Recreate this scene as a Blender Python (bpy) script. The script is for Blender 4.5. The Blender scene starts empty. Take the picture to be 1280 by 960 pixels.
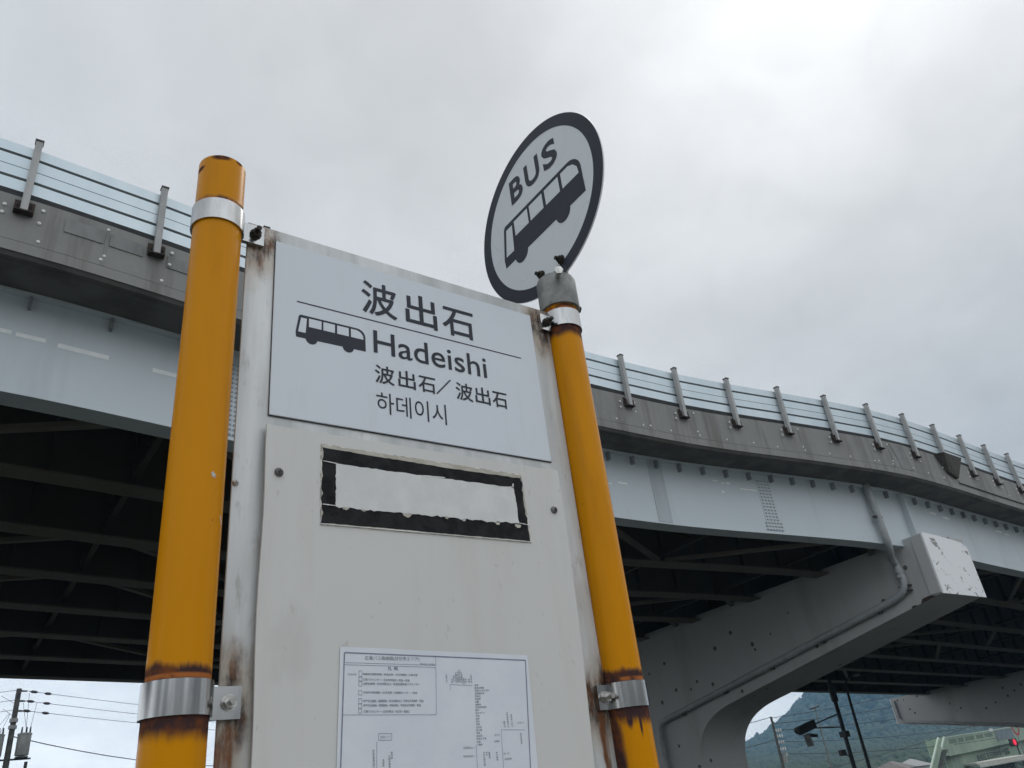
import bpy, bmesh, math, random
from mathutils import Vector, Matrix
from math import radians, sin, cos, pi
random.seed(7)
scene = bpy.context.scene
COL = scene.collection

# ------------------------------------------------------------------ camera
cam_d = bpy.data.cameras.new('camera')
cam_d.sensor_width = 36.0
cam_d.lens = 27.0
cam_d.clip_start = 0.02
cam_d.clip_end = 20000
cam = bpy.data.objects.new('camera', cam_d)
COL.objects.link(cam)
RX = Matrix(((0.8157195473, -0.1874851889, -0.5472210924),
             (-0.5677756433, -0.4403917871, -0.6954752999),
             (-0.1106003568, 0.8780116046, -0.4656857129)))
cam.matrix_world = Matrix.Translation((0, 0, 1.6)) @ RX.to_4x4()
scene.camera = cam

# ------------------------------------------------------------------ sky, sun, exposure
SUN = Vector((0.6194, 0.1946, 0.7606)).normalized()
SUN_EL, SUN_AZ = radians(49.5), radians(72.5)
world = bpy.data.worlds.new("World")
scene.world = world
world.use_nodes = True
wt = world.node_tree
wt.nodes.clear()
def wn(kind, **kw):
    n = wt.nodes.new(kind)
    for k, v in kw.items():
        setattr(n, k, v)
    return n
def wmath(op, a, b=None, clamp=False):
    n = wn('ShaderNodeMath', operation=op, use_clamp=clamp)
    for i, v in enumerate((a, b)):
        if v is None: continue
        if isinstance(v, (int, float)): n.inputs[i].default_value = v
        else: wt.links.new(v, n.inputs[i])
    return n.outputs[0]
def wsmooth(v, a, b):
    n = wn('ShaderNodeMapRange', interpolation_type='SMOOTHSTEP')
    wt.links.new(v, n.inputs['Value'])
    n.inputs['From Min'].default_value = a
    n.inputs['From Max'].default_value = b
    return n.outputs['Result']
out = wn('ShaderNodeOutputWorld')
bg = wn('ShaderNodeBackground')
bg.inputs['Strength'].default_value = 0.1
sky = wn('ShaderNodeTexSky', sky_type='NISHITA', sun_disc=False, sun_elevation=SUN_EL, sun_rotation=SUN_AZ)
tc = wn('ShaderNodeTexCoord')
sep = wn('ShaderNodeSeparateXYZ')
wt.links.new(tc.outputs['Generated'], sep.inputs[0])
dx, dy, dz = sep.outputs
# overcast layer seen in perspective: direction projected on a flat ceiling of cloud
zc = wmath('MAXIMUM', dz, 0.0)
inv = wmath('DIVIDE', 1.0, wmath('ADD', zc, 0.22))
cv = wn('ShaderNodeCombineXYZ')
wt.links.new(wmath('MULTIPLY', dx, inv), cv.inputs[0])
wt.links.new(wmath('MULTIPLY', dy, inv), cv.inputs[1])
nz1 = wn('ShaderNodeTexNoise')
nz1.inputs['Scale'].default_value = 2.6
nz1.inputs['Detail'].default_value = 6
nz1.inputs['Roughness'].default_value = 0.5
nz1.inputs['Distortion'].default_value = 0.35
wt.links.new(cv.outputs[0], nz1.inputs['Vector'])
nz2 = wn('ShaderNodeTexNoise')
nz2.inputs['Scale'].default_value = 0.9
nz2.inputs['Detail'].default_value = 2
wt.links.new(cv.outputs[0], nz2.inputs['Vector'])
dot = wn('ShaderNodeVectorMath', operation='DOT_PRODUCT')
wt.links.new(tc.outputs['Generated'], dot.inputs[0])
dot.inputs[1].default_value = SUN
sd = dot.outputs['Value']
glow = wmath('MULTIPLY', wmath('POWER', wmath('MAXIMUM', sd, 0.0), 30.0), 5.0)
# brighter zenith, and brightness added behind the viewer to light the sign
zen = wmath('MULTIPLY', wsmooth(dz, 0.78, 1.0), 3.0)
back = wmath('MULTIPLY', wsmooth(dy, 0.25, -0.7), 6.0)
low = wmath('ADD', wmath('MULTIPLY', wsmooth(dz, 0.42, 0.03), wmath('MULTIPLY', wsmooth(dx, 0.75, 0.1), 6.2)), wmath('MULTIPLY', wsmooth(dx, 0.62, 0.98), -1.3))
low = wmath('ADD', low, wmath('MULTIPLY', wsmooth(dz, 0.17, 0.07), wmath('MULTIPLY', wsmooth(dx, 0.35, 0.75), 6.5)))
lum = wmath('ADD', wmath('ADD', wmath('ADD', 7.45, glow), wmath('ADD', zen, back)), low)
# dark bank added low behind the viewer, standing in for buildings reflected in steel
az = wn('ShaderNodeTexNoise'); az.inputs['Scale'].default_value = 3.5; az.inputs['Detail'].default_value = 3
azv = wn('ShaderNodeCombineXYZ'); wt.links.new(dx, azv.inputs[0]); wt.links.new(dy, azv.inputs[1]); wt.links.new(azv.outputs[0], az.inputs['Vector'])
bank = wmath('MULTIPLY', wsmooth(dy, 0.1, -0.35), wsmooth(wmath('ADD', dz, wmath('MULTIPLY', wmath('SUBTRACT', az.outputs['Fac'], 0.5), -0.5)), 0.36, 0.08))
lum = wmath('MULTIPLY', lum, wmath('SUBTRACT', 1.0, wmath('MULTIPLY', bank, 0.85)))
var = wmath('ADD', wmath('MULTIPLY', wmath('SUBTRACT', nz1.outputs['Fac'], 0.5), 0.42),
            wmath('MULTIPLY', wmath('SUBTRACT', nz2.outputs['Fac'], 0.5), 0.20))
nz3 = wn('ShaderNodeTexNoise'); nz3.inputs['Scale'].default_value = 7.5; nz3.inputs['Detail'].default_value = 5; nz3.inputs['Roughness'].default_value = 0.55; nz3.inputs['Distortion'].default_value = 0.6
wt.links.new(cv.outputs[0], nz3.inputs['Vector'])
var = wmath('ADD', var, wmath('MULTIPLY', wmath('SUBTRACT', nz3.outputs['Fac'], 0.5), 0.20))
lum = wmath('MULTIPLY', lum, wmath('ADD', 1.0, var))
tint = wn('ShaderNodeMix', data_type='RGBA')
tint.inputs['A'].default_value = (0.945, 1.0, 1.05, 1)
tint.inputs['B'].default_value = (0.985, 1.0, 1.0, 1)
wt.links.new(wsmooth(sd, 0.35, 0.95), tint.inputs['Factor'])
cl = wn('ShaderNodeVectorMath', operation='SCALE')
wt.links.new(tint.outputs['Result'], cl.inputs[0])
wt.links.new(lum, cl.inputs['Scale'])
mixs = wn('ShaderNodeMix', data_type='RGBA')
mixs.inputs['Factor'].default_value = 0.94
wt.links.new(sky.outputs['Color'], mixs.inputs['A'])
wt.links.new(cl.outputs[0], mixs.inputs['B'])
wt.links.new(mixs.outputs['Result'], bg.inputs['Color'])
wt.links.new(bg.outputs[0], out.inputs['Surface'])

sl = bpy.data.lights.new('sun', 'SUN')
sl.energy = 0.7
sl.angle = radians(18)
sl.color = (1.0, 0.96, 0.9)
sun = bpy.data.objects.new('sun', sl)
COL.objects.link(sun)
sun.location = (40, 10, 60)
sun.rotation_euler = SUN.to_track_quat('Z', 'Y').to_euler()

vs = scene.view_settings
vs.view_transform = 'Standard'
vs.look = 'None'
vs.exposure = 0.0
vs.gamma = 1.0
vs.use_curve_mapping = False
scene.cycles.max_bounces = 8
scene.cycles.diffuse_bounces = 4
scene.cycles.use_denoising = True

# ------------------------------------------------------------------ helpers: objects
def tag(o, label=None, cat=None, group=None, kind=None):
    if label: o['label'] = label
    if cat: o['category'] = cat
    if group: o['group'] = group
    if kind: o['kind'] = kind
    return o
def thing(name, label, cat, loc=(0, 0, 0), group=None):
    o = bpy.data.objects.new(name, None)
    o.empty_display_size = 0.2
    COL.objects.link(o)
    o.location = loc
    return tag(o, label, cat, group)
def world_loc(o):
    v = Vector((0, 0, 0))
    while o is not None:
        v += o.location
        o = o.parent
    return v

class MB:
    """collects geometry in world coordinates and links it as one mesh object"""
    def __init__(s): s.v, s.f, s.m = [], [], []
    def add(s, vs_, fs, mi=0):
        b = len(s.v)
        s.v += [tuple(p) for p in vs_]
        s.f += [tuple(b + i for i in f) for f in fs]
        s.m += [mi] * len(fs)
        return s
    def box(s, x0, x1, y0, y1, z0, z1, mi=0):
        return s.add([(x0,y0,z0),(x1,y0,z0),(x1,y1,z0),(x0,y1,z0),(x0,y0,z1),(x1,y0,z1),(x1,y1,z1),(x0,y1,z1)],
                     [(3,2,1,0),(4,5,6,7),(0,1,5,4),(1,2,6,5),(2,3,7,6),(3,0,4,7)], mi)
    def bar(s, p0, p1, w, h, mi=0, up=(0, 0, 1)):
        p0, p1 = Vector(p0), Vector(p1)
        d = (p1 - p0).normalized()
        u = Vector(up)
        if abs(d.dot(u)) > 0.98: u = Vector((1, 0, 0))
        a = d.cross(u).normalized(); b = a.cross(d).normalized()
        r = []
        for p in (p0, p1):
            for i, j in ((-1,-1),(1,-1),(1,1),(-1,1)):
                r.append(p + a * (i*w/2) + b * (j*h/2))
        return s.add(r, [(3,2,1,0),(4,5,6,7),(0,1,5,4),(1,2,6,5),(2,3,7,6),(3,0,4,7)], mi)
    def extr(s, poly, fn, c0, c1, mi=0):
        n = len(poly)
        vs_ = [fn(a, b, c0) for a, b in poly] + [fn(a, b, c1) for a, b in poly]
        fs = [tuple(range(n))[::-1], tuple(range(n, 2*n))]
        fs += [(i, (i+1) % n, n + (i+1) % n, n + i) for i in range(n)]
        return s.add(vs_, fs, mi)
    def loft(s, rings, mi=0, caps=True, closed=True):
        n = len(rings[0]); k = len(rings)
        vs_ = [p for r in rings for p in r]
        fs = []
        for j in range(k-1):
            for i in range(n if closed else n-1):
                a, b = j*n + i, j*n + (i+1) % n
                fs.append((a, b, b+n, a+n))
        if caps and closed:
            fs.append(tuple(range(n))[::-1]); fs.append(tuple(range((k-1)*n, k*n)))
        return s.add(vs_, fs, mi)
    def tube(s, path, r, n=10, mi=0, radii=None, caps=True):
        path = [Vector(p) for p in path]
        rings = []; prev = None
        for i, p in enumerate(path):
            d = (path[min(i+1, len(path)-1)] - path[max(i-1, 0)]).normalized()
            if prev is None:
                u = Vector((0, 0, 1)) if abs(d.z) < 0.9 else Vector((1, 0, 0))
                a = d.cross(u).normalized()
            else:
                a = (prev - d * prev.dot(d)).normalized()
            prev = a
            b = d.cross(a)
            rr = radii[i] if radii else r
            rings.append([p + a*rr*cos(2*pi*k/n) + b*rr*sin(2*pi*k/n) for k in range(n)])
        return s.loft(rings, mi, caps)
    def build(s, name, mats, parent=None, smooth=None, bevel=0.0):
        me = bpy.data.meshes.new(name)
        off = world_loc(parent) if parent is not None else Vector((0, 0, 0))
        me.from_pydata([(p[0]-off.x, p[1]-off.y, p[2]-off.z) for p in s.v], [], s.f)
        mats = mats if isinstance(mats, (list, tuple)) else [mats]
        for m in mats: me.materials.append(m)
        me.polygons.foreach_set('material_index', s.m)
        bm = bmesh.new(); bm.from_mesh(me)
        bmesh.ops.recalc_face_normals(bm, faces=bm.faces)
        bm.to_mesh(me); bm.free()
        if smooth:
            me.polygons.foreach_set('use_smooth', [True]*len(me.polygons))
            me.set_sharp_from_angle(angle=radians(smooth))
        o = bpy.data.objects.new(name, me)
        COL.objects.link(o)
        if parent is not None: o.parent = parent
        if bevel:
            b = o.modifiers.new('bevel', 'BEVEL'); b.width = bevel; b.segments = 2; b.limit_method = 'ANGLE'
        return o
def circle(cx, cy, r, n=32, a0=0, a1=2*pi):
    full = abs(a1 - a0 - 2*pi) < 1e-6
    k = n if full else n + 1
    return [(cx + r*cos(a0 + (a1-a0)*i/n), cy + r*sin(a0 + (a1-a0)*i/n)) for i in range(k)]

def text_geo(body, box, offset=0.0, shear=0.0):
    """text outline triangles fitted into box (a0,a1,b0,b1); returns verts2d, faces"""
    cu = bpy.data.curves.new('t', 'FONT')
    cu.body = body
    cu.size = 1.0
    cu.offset = offset
    cu.resolution_u = 4
    cu.fill_mode = 'FRONT'
    ob = bpy.data.objects.new('t', cu)
    COL.objects.link(ob)
    dg = bpy.context.evaluated_depsgraph_get()
    dg.update()
    me = bpy.data.meshes.new_from_object(ob.evaluated_get(dg))
    vs_ = [(v.co.x, v.co.y) for v in me.vertices]
    fs = [tuple(p.vertices) for p in me.polygons]
    bpy.data.objects.remove(ob); bpy.data.curves.remove(cu); bpy.data.meshes.remove(me)
    if not vs_: return [], []
    x0, x1 = min(p[0] for p in vs_), max(p[0] for p in vs_)
    y0, y1 = min(p[1] for p in vs_), max(p[1] for p in vs_)
    a0, a1, b0, b1 = box
    return [(a0 + (x-x0)/(x1-x0)*(a1-a0) + shear*(y-y0), b0 + (y-y0)/(y1-y0)*(b1-b0)) for x, y in vs_], fs

# ------------------------------------------------------------------ helpers: materials
class NT:
    def __init__(s, name):
        s.mat = bpy.data.materials.new(name)
        s.mat.use_nodes = True
        s.t = s.mat.node_tree
        s.p = s.t.nodes['Principled BSDF']
        s.tc = s.t.nodes.new('ShaderNodeTexCoord')
        s.co = s.tc.outputs['Object']
    def n(s, kind, **kw):
        nd = s.t.nodes.new(kind)
        for k, v in kw.items(): setattr(nd, k, v)
        return nd
    def put(s, sock, v):
        if isinstance(v, bpy.types.NodeSocket): s.t.links.new(v, sock)
        else: sock.default_value = v
    def math(s, op, a, b=None, c=None, clamp=False):
        nd = s.n('ShaderNodeMath', operation=op, use_clamp=clamp)
        for i, v in enumerate((a, b, c)):
            if v is not None: s.put(nd.inputs[i], v)
        return nd.outputs[0]
    def mapped(s, scale=(1,1,1), loc=(0,0,0), co=None):
        nd = s.n('ShaderNodeMapping')
        s.t.links.new(co or s.co, nd.inputs['Vector'])
        nd.inputs['Scale'].default_value = scale
        nd.inputs['Location'].default_value = loc
        return nd.outputs[0]
    def noise(s, scale, detail=4, rough=0.55, stretch=(1,1,1), loc=(0,0,0), dist=0.0):
        nd = s.n('ShaderNodeTexNoise')
        s.t.links.new(s.mapped(stretch, loc), nd.inputs['Vector'])
        nd.inputs['Scale'].default_value = scale
        nd.inputs['Detail'].default_value = detail
        nd.inputs['Roughness'].default_value = rough
        nd.inputs['Distortion'].default_value = dist
        return nd.outputs['Fac']
    def smooth(s, v, a, b, lo=0.0, hi=1.0):
        nd = s.n('ShaderNodeMapRange', interpolation_type='SMOOTHSTEP')
        s.t.links.new(v, nd.inputs['Value'])
        for k, x in (('From Min', a), ('From Max', b), ('To Min', lo), ('To Max', hi)): s.put(nd.inputs[k], x)
        return nd.outputs['Result']
    def mix(s, f, a, b):
        nd = s.n('ShaderNodeMix', data_type='RGBA')
        for k, v in (('Factor', f), ('A', a), ('B', b)):
            if not isinstance(v, bpy.types.NodeSocket) and k != 'Factor': v = (*v[:3], 1)
            s.put(nd.inputs[k], v)
        return nd.outputs['Result']
    def xyz(s):
        nd = s.n('ShaderNodeSeparateXYZ'); s.t.links.new(s.co, nd.inputs[0]); return nd.outputs
    def bump(s, h, strength=0.3, dist=0.01):
        nd = s.n('ShaderNodeBump')
        s.t.links.new(h, nd.inputs['Height'])
        nd.inputs['Strength'].default_value = strength
        nd.inputs['Distance'].default_value = dist
        s.t.links.new(nd.outputs[0], s.p.inputs['Normal'])
    def spot(s, P, sx, sy, sz, jitter=0.5, nscale=30):
        """rounded stain around point P with a ragged edge; 1 inside, 0 outside"""
        x, y, z = s.xyz()
        ds = [s.math('POWER', s.math('ABSOLUTE', s.math('MULTIPLY', s.math('SUBTRACT', c, p), 1.0/q)), 2.0)
              for c, p, q in ((x, P[0], sx), (y, P[1], sy), (z, P[2], sz))]
        r = s.math('SQRT', s.math('ADD', s.math('ADD', ds[0], ds[1]), ds[2]))
        r = s.math('ADD', r, s.math('MULTIPLY', s.math('SUBTRACT', s.noise(nscale, 4, 0.6, (1, 1, 0.45)), 0.5), jitter*2))
        return s.smooth(r, 1.0, 0.45)
    def fin(s, col, rough=0.6, metal=0.0, spec=0.5):
        s.put(s.p.inputs['Base Color'], col if isinstance(col, bpy.types.NodeSocket) else (*col[:3], 1))
        s.put(s.p.inputs['Roughness'], rough)
        s.put(s.p.inputs['Metallic'], metal)
        s.p.inputs['Specular IOR Level'].default_value = spec
        return s.mat
def mat_noise(name, c1, c2, scale=6, rough=0.6, metal=0.0, stretch=(1,1,1), bump=0.0, lo=0.35, hi=0.65, detail=5, spec=0.5, bdist=0.01):
    s = NT(name)
    f = s.noise(scale, detail, 0.6, stretch)
    c = s.mix(s.smooth(f, lo, hi), c1, c2)
    if bump: s.bump(s.noise(scale*4, 4), bump, bdist)
    return s.fin(c, rough, metal, spec)

S = 0.8                       # metres per sign unit
SX, SY, SZ = 0.58*S, S, 0.0   # base of the bus stop
EYE = 1.6
def U(s_, z_, w=0.0):         # sign coordinates -> world (w: metres towards the viewer)
    return (s_*S, S - w, EYE + z_*S)
def UL(s_, z_, w=0.0):        # the same relative to the bus stop's base
    p = U(s_, z_, w); return (p[0]-SX, p[1]-SY, p[2]-SZ)
PL, PR = (0.2385, 0.0364*S), (0.9395, 0.0350*S)   # pole centres (unit) and radii (m)
ZT, ZL, ZR = 0.842, 0.1345, 0.117                  # clamp heights

# --- pole paint with rust at the clamps
def pole_mat(name, bands, drip=None):
    s = NT(name)
    x, y, z = s.xyz()
    v = s.noise(9, 3)
    c = s.mix(v, (0.54, 0.213, 0.0018), (0.62, 0.250, 0.003))
    dirt = s.smooth(s.noise(14, 5, 0.65, (1, 1, 0.12)), 0.50, 0.76, 0.0, 0.5)
    c = s.mix(dirt, c, (0.30, 0.12, 0.01))
    ragged = s.math('MULTIPLY', s.math('SUBTRACT', s.noise(26, 5, 0.65, (1, 1, 0.22)), 0.5), 0.030)
    tot = None
    for z0, up, dn in bands:              # clamp centre, rust reach above and below its edge (m)
        zz = s.math('ADD', s.math('SUBTRACT', z, z0), ragged)
        a = s.smooth(zz, 0.016 + up + 0.005, 0.016 + up - 0.004)
        b = s.smooth(zz, -0.016 - dn - 0.009, -0.016 - dn + 0.006)
        m = s.math('MULTIPLY', a, b)
        tot = m if tot is None else s.math('MAXIMUM', tot, m)
    if drip is not None:
        for P, q in drip:
            tot = s.math('MAXIMUM', tot, s.spot(P, *q, 0.35, 28))
    rn = s.noise(60, 5, 0.65)
    rust = s.mix(s.smooth(rn, 0.40, 0.72), (0.048, 0.027, 0.028), (0.15, 0.050, 0.018))
    for z0, up, dn in bands:
        nr = s.smooth(s.math('ABSOLUTE', s.math('SUBTRACT', s.math('SUBTRACT', z, z0), 0.0185)), 0.0035, 0.001)
        rust = s.mix(s.math('MULTIPLY', nr, s.smooth(s.noise(45, 3), 0.40, 0.55)), rust, (0.36, 0.12, 0.035))
    c = s.mix(tot, c, rust)
    rough = s.smooth(tot, 0.0, 1.0, 0.27, 0.8)
    # small paint chips
    ch = s.smooth(s.noise(75, 3, 0.55, (1, 1, 0.5), (3, 7, 1)), 0.76, 0.775)
    c = s.mix(ch, c, (0.09, 0.05, 0.03))
    s.bump(s.math('ADD', s.math('MULTIPLY', tot, s.noise(120, 3)), s.math('MULTIPLY', s.noise(7, 2), 0.25)), 0.35, 0.003)
    return s.fin(c, rough, 0.0, 0.09)

def zl(u): return EYE + u*S
M = {}
M['pole_left'] = pole_mat('yellow_paint_rusty_left', [(zl(ZT), 0.006, -0.006), (zl(ZL), 0.014, 0.014)],
                          [((PL[0]*S-SX-0.010, -PL[1], zl(0.950)), (0.016, 0.03, 0.007)), ((PL[0]*S-SX+0.014, -PL[1]*0.8, zl(0.952)), (0.006, 0.03, 0.005)),
                           ((PL[0]*S-SX-0.03, -0.01, zl(0.935)), (0.007, 0.02, 0.006))])
M['pole_right'] = pole_mat('yellow_paint_rusty_right', [(zl(ZT), 0.006, 0.016), (zl(ZR), 0.013, 0.015)],
                          [((PR[0]*S-SX-0.027, -0.001, zl(0.02)), (0.008, 0.016, 0.09)), ((PR[0]*S-SX-0.006, -PR[1], zl(0.075)), (0.003, 0.02, 0.022)), ((PR[0]*S-SX-0.018, -PR[1]*.75, zl(0.083)), (0.005, 0.02, 0.016))])

def tab_pts():
    return [(0.2985, ZT-0.006, 1.35), (0.2935, ZL, 1.35), (0.8860, 0.829, 1.35), (0.8870, ZR, 1.3)]
def alu_plate():
    s = NT('weathered_aluminium')
    f = s.noise(20, 5, 0.6, (1, 1, 0.10))
    c = s.mix(s.smooth(f, 0.3, 0.7), (0.40, 0.41, 0.41), (0.62, 0.63, 0.63))
    c = s.mix(s.smooth(s.noise(7, 5, 0.65), 0.50, 0.75, 0, 0.5), c, (0.42, 0.40, 0.36))
    c = s.mix(s.smooth(s.noise(70, 4, 0.65, (1, 1, 0.25)), 0.58, 0.72, 0, 0.6), c, (0.33, 0.31, 0.28))
    fine = s.smooth(s.noise(48, 5, 0.7, (1, 1, 0.3)), 0.36, 0.62)
    for su, zu, k in tab_pts():
        P = UL(su, zu)
        c = s.mix(s.math('MULTIPLY', s.spot((P[0], P[1], P[2]-0.008), 0.036*k, 0.06, 0.058*k, 0.55, 30), 0.45), c, (0.33, 0.23, 0.12))
        m = s.math('MULTIPLY', s.spot((P[0], P[1], P[2]-0.004), 0.029*k, 0.06, 0.046*k, 0.65, 38), fine)
        c = s.mix(m, c, s.mix(s.smooth(s.noise(55, 4), 0.4, 0.65), (0.030, 0.017, 0.013), (0.13, 0.052, 0.018)))
    for su, zu, sx_, sz_ in ((0.3005, 0.070, 0.0065, 0.050), (0.2895, 0.058, 0.004, 0.045), (0.882, 0.060, 0.006, 0.035), (0.8855, 0.02, 0.007, 0.09)):
        P = UL(su, zu)
        c = s.mix(s.math('MULTIPLY', s.spot(P, sx_, 0.06, sz_, 0.7, 50), s.smooth(fine, 0.0, 1.0, 0.45, 0.95)), c, (0.15, 0.055, 0.018))
    s.bump(s.noise(160, 3, 0.6, (1, 1, 0.1)), 0.12, 0.002)
    return s.fin(c, 0.48, 0.35)
M['alu'] = alu_plate()
def plate_face():
    s = NT('pale_grey_sign_sheet')
    c = s.mix(s.noise(5, 3), (0.585, 0.625, 0.68), (0.62, 0.655, 0.70))
    c = s.mix(s.smooth(s.noise(16, 6, 0.7, (1, 1, 0.22)), 0.52, 0.78, 0, 0.38), c, (0.47, 0.48, 0.475))
    c = s.mix(s.smooth(s.noise(150, 2), 0.74, 0.78, 0, 0.45), c, (0.40, 0.40, 0.40))
    s.bump(s.noise(11, 3), 0.06, 0.004)
    return s.fin(c, 0.38)
M['sheet'] = plate_face()
def disc_sheet():
    s = NT('disc_white_sheet')
    c = s.mix(s.noise(6, 4), (0.57, 0.61, 0.64), (0.64, 0.67, 0.69))
    w = s.math('ABSOLUTE', s.math('SUBTRACT', s.noise(7.5, 1, 0.4, (1, 1, 1), (2, 5, 1), 0.8), 0.5))
    c = s.mix(s.smooth(w, 0.006, 0.0, 0.0, 0.22), c, (0.44, 0.46, 0.47))
    s.bump(s.smooth(w, 0.02, 0.0), 0.15, 0.002)
    return s.fin(c, 0.36)
M['sheet_white'] = disc_sheet()
M['ink'] = mat_noise('dark_blue_grey_ink', (0.020, 0.025, 0.036), (0.028, 0.033, 0.045), 8, 0.5, spec=0.25)
def board_mat():
    s = NT('off_white_board')
    c = s.mix(s.noise(3.5, 4), (0.555, 0.545, 0.52), (0.61, 0.602, 0.58))
    c = s.mix(s.smooth(s.noise(11, 6, 0.68, (1, 1, 0.12)), 0.50, 0.76, 0, 0.36), c, (0.46, 0.44, 0.40))
    P = UL(0.372, 0.195)
    c = s.mix(s.math('MULTIPLY', s.spot(P, 0.03, 0.05, 0.05, 0.8, 40), 0.18), c, (0.32, 0.31, 0.29))
    c = s.mix(s.smooth(s.noise(120, 2, 0.5, (1, 1, 0.5)), 0.70, 0.76, 0, 0.35), c, (0.36, 0.34, 0.30))
    s.bump(s.noise(5, 3), 0.10, 0.006)
    return s.fin(c, 0.45)
M['board'] = board_mat()
M['residue'] = mat_noise('black_adhesive_residue', (0.008, 0.009, 0.011), (0.020, 0.021, 0.023), 60, 0.8, bump=0.2, spec=0.2)
M['backing'] = mat_noise('beige_paper_backing', (0.40, 0.37, 0.31), (0.52, 0.49, 0.43), 50, 0.8)
M['label_white'] = mat_noise('white_label', (0.57, 0.575, 0.57), (0.64, 0.64, 0.63), 25, 0.5)
M['torn_edge'] = mat_noise('grey_torn_paper', (0.30, 0.29, 0.27), (0.68, 0.66, 0.62), 120, 0.85, lo=0.4, hi=0.6)
M['paper'] = mat_noise('white_paper', (0.62, 0.65, 0.70), (0.68, 0.70, 0.74), 12, 0.65, bump=0.05)
M['print'] = mat_noise('grey_print', (0.14, 0.14, 0.16), (0.22, 0.22, 0.25), 200, 0.7)
M['print_blue'] = mat_noise('blue_grey_rule', (0.16, 0.17, 0.25), (0.22, 0.23, 0.30), 80, 0.7)
M['steel'] = mat_noise('stainless_steel', (0.35, 0.35, 0.35), (0.46, 0.46, 0.455), 60, 0.18, metal=1.0, stretch=(1, 1, 0.15))
M['galv'] = mat_noise('weathered_galvanised', (0.15, 0.155, 0.15), (0.27, 0.275, 0.265), 30, 0.55, metal=0.4, bump=0.15, bdist=0.002)
M['bolt'] = mat_noise('bolt_steel', (0.36, 0.35, 0.33), (0.60, 0.59, 0.56), 90, 0.35, metal=1.0)
M['screw'] = mat_noise('tarnished_screw', (0.10, 0.10, 0.10), (0.22, 0.22, 0.21), 90, 0.4, metal=0.8)
M['bolt_dark'] = mat_noise('dark_rusty_bolt', (0.012, 0.016, 0.014), (0.05, 0.04, 0.03), 120, 0.7, metal=0.3)
def concrete_mat():
    s = NT('stained_concrete')
    c = s.mix(s.noise(1.2, 6, 0.62), (0.20, 0.197, 0.188), (0.31, 0.305, 0.29))
    c = s.mix(s.smooth(s.noise(2.3, 5, 0.65, (1, 1, 0.08)), 0.48, 0.70, 0, 0.6), c, (0.095, 0.088, 0.080))
    c = s.mix(s.smooth(s.noise(1.3, 4, 0.6, (1, 1, 0.08), (4, 2, 9)), 0.57, 0.70, 0, 0.6), c, (0.115, 0.080, 0.055))
    c = s.mix(s.smooth(s.noise(6, 4), 0.62, 0.75, 0, 0.4), c, (0.30, 0.295, 0.28))
    s.bump(s.noise(9, 5), 0.25, 0.02)
    return s.fin(c, 0.85)
M['concrete'] = concrete_mat()
M['soffit'] = mat_noise('dark_concrete', (0.085, 0.082, 0.078), (0.135, 0.13, 0.122), 1.5, 0.9, bump=0.2, bdist=0.02)  # deck slab concrete, darker than the parapet
M['patch'] = mat_noise('repair_mortar', (0.185, 0.185, 0.182), (0.25, 0.25, 0.245), 3, 0.85, stretch=(1, 1, 0.4))
M['cap_white'] = mat_noise('white_plastic_cap', (0.62, 0.62, 0.60), (0.74, 0.74, 0.72), 8, 0.5)
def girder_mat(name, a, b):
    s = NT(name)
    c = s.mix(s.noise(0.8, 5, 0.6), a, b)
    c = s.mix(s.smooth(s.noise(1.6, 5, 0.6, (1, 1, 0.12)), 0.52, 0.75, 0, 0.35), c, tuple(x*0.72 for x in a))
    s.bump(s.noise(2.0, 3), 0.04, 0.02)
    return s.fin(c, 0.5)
M['girder'] = girder_mat('pale_blue_grey_girder_paint', (0.53, 0.585, 0.615), (0.60, 0.655, 0.685))
M['girder_in'] = girder_mat('shaded_girder_paint', (0.034, 0.029, 0.017), (0.060, 0.050, 0.030))  # same paint as the outer girder, with under-deck shade put into the colour
M['flange'] = girder_mat('shaded_flange_paint', (0.105, 0.090, 0.064), (0.150, 0.130, 0.096))  # bottom flanges: under-deck shade in the colour, less deep than on the webs
M['bolt_paint'] = girder_mat('painted_bolts', (0.30, 0.33, 0.35), (0.36, 0.39, 0.41))
M['bracket'] = girder_mat('mid_grey_bracket_paint', (0.21, 0.225, 0.235), (0.28, 0.295, 0.305))  # brackets in a darker tone than the web
M['doubler'] = girder_mat('darker_girder_paint', (0.42, 0.465, 0.49), (0.47, 0.515, 0.54))  # doubler plate a little darker than the girder web
M['mark'] = mat_noise('white_paint_mark', (0.78, 0.81, 0.80), (0.86, 0.88, 0.87), 6, 0.6)
def pier_mat():
    s = NT('chipped_grey_pier_paint')
    c = s.mix(s.noise(0.6, 5), (0.40, 0.402, 0.40), (0.47, 0.47, 0.462))
    c = s.mix(s.smooth(s.noise(1.1, 5, 0.6, (1, 1, 0.2)), 0.5, 0.75, 0, 0.4), c, (0.26, 0.25, 0.225))
    vo = s.n('ShaderNodeTexVoronoi', feature='F1')
    s.t.links.new(s.mapped((1.9, 1.9, 1.9), (0.3, 0.7, 0.2)), vo.inputs['Vector'])
    vo.inputs['Scale'].default_value = 1.0
    wob = s.math('MULTIPLY', s.math('SUBTRACT', s.noise(9, 3), 0.5), 0.10)
    big = s.n('ShaderNodeSeparateColor'); s.t.links.new(vo.outputs['Color'], big.inputs[0])
    size = s.smooth(big.outputs[0], 0.50, 1.0, 0.0, 0.15)
    sp = s.smooth(s.math('SUBTRACT', s.math('ADD', vo.outputs['Distance'], wob), size), 0.012, -0.012)
    c = s.mix(sp, c, s.mix(s.noise(14, 3), (0.07, 0.066, 0.062), (0.14, 0.11, 0.085)))
    return s.fin(c, 0.6)
M['pier'] = pier_mat()
M['pier_end'] = None
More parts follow.
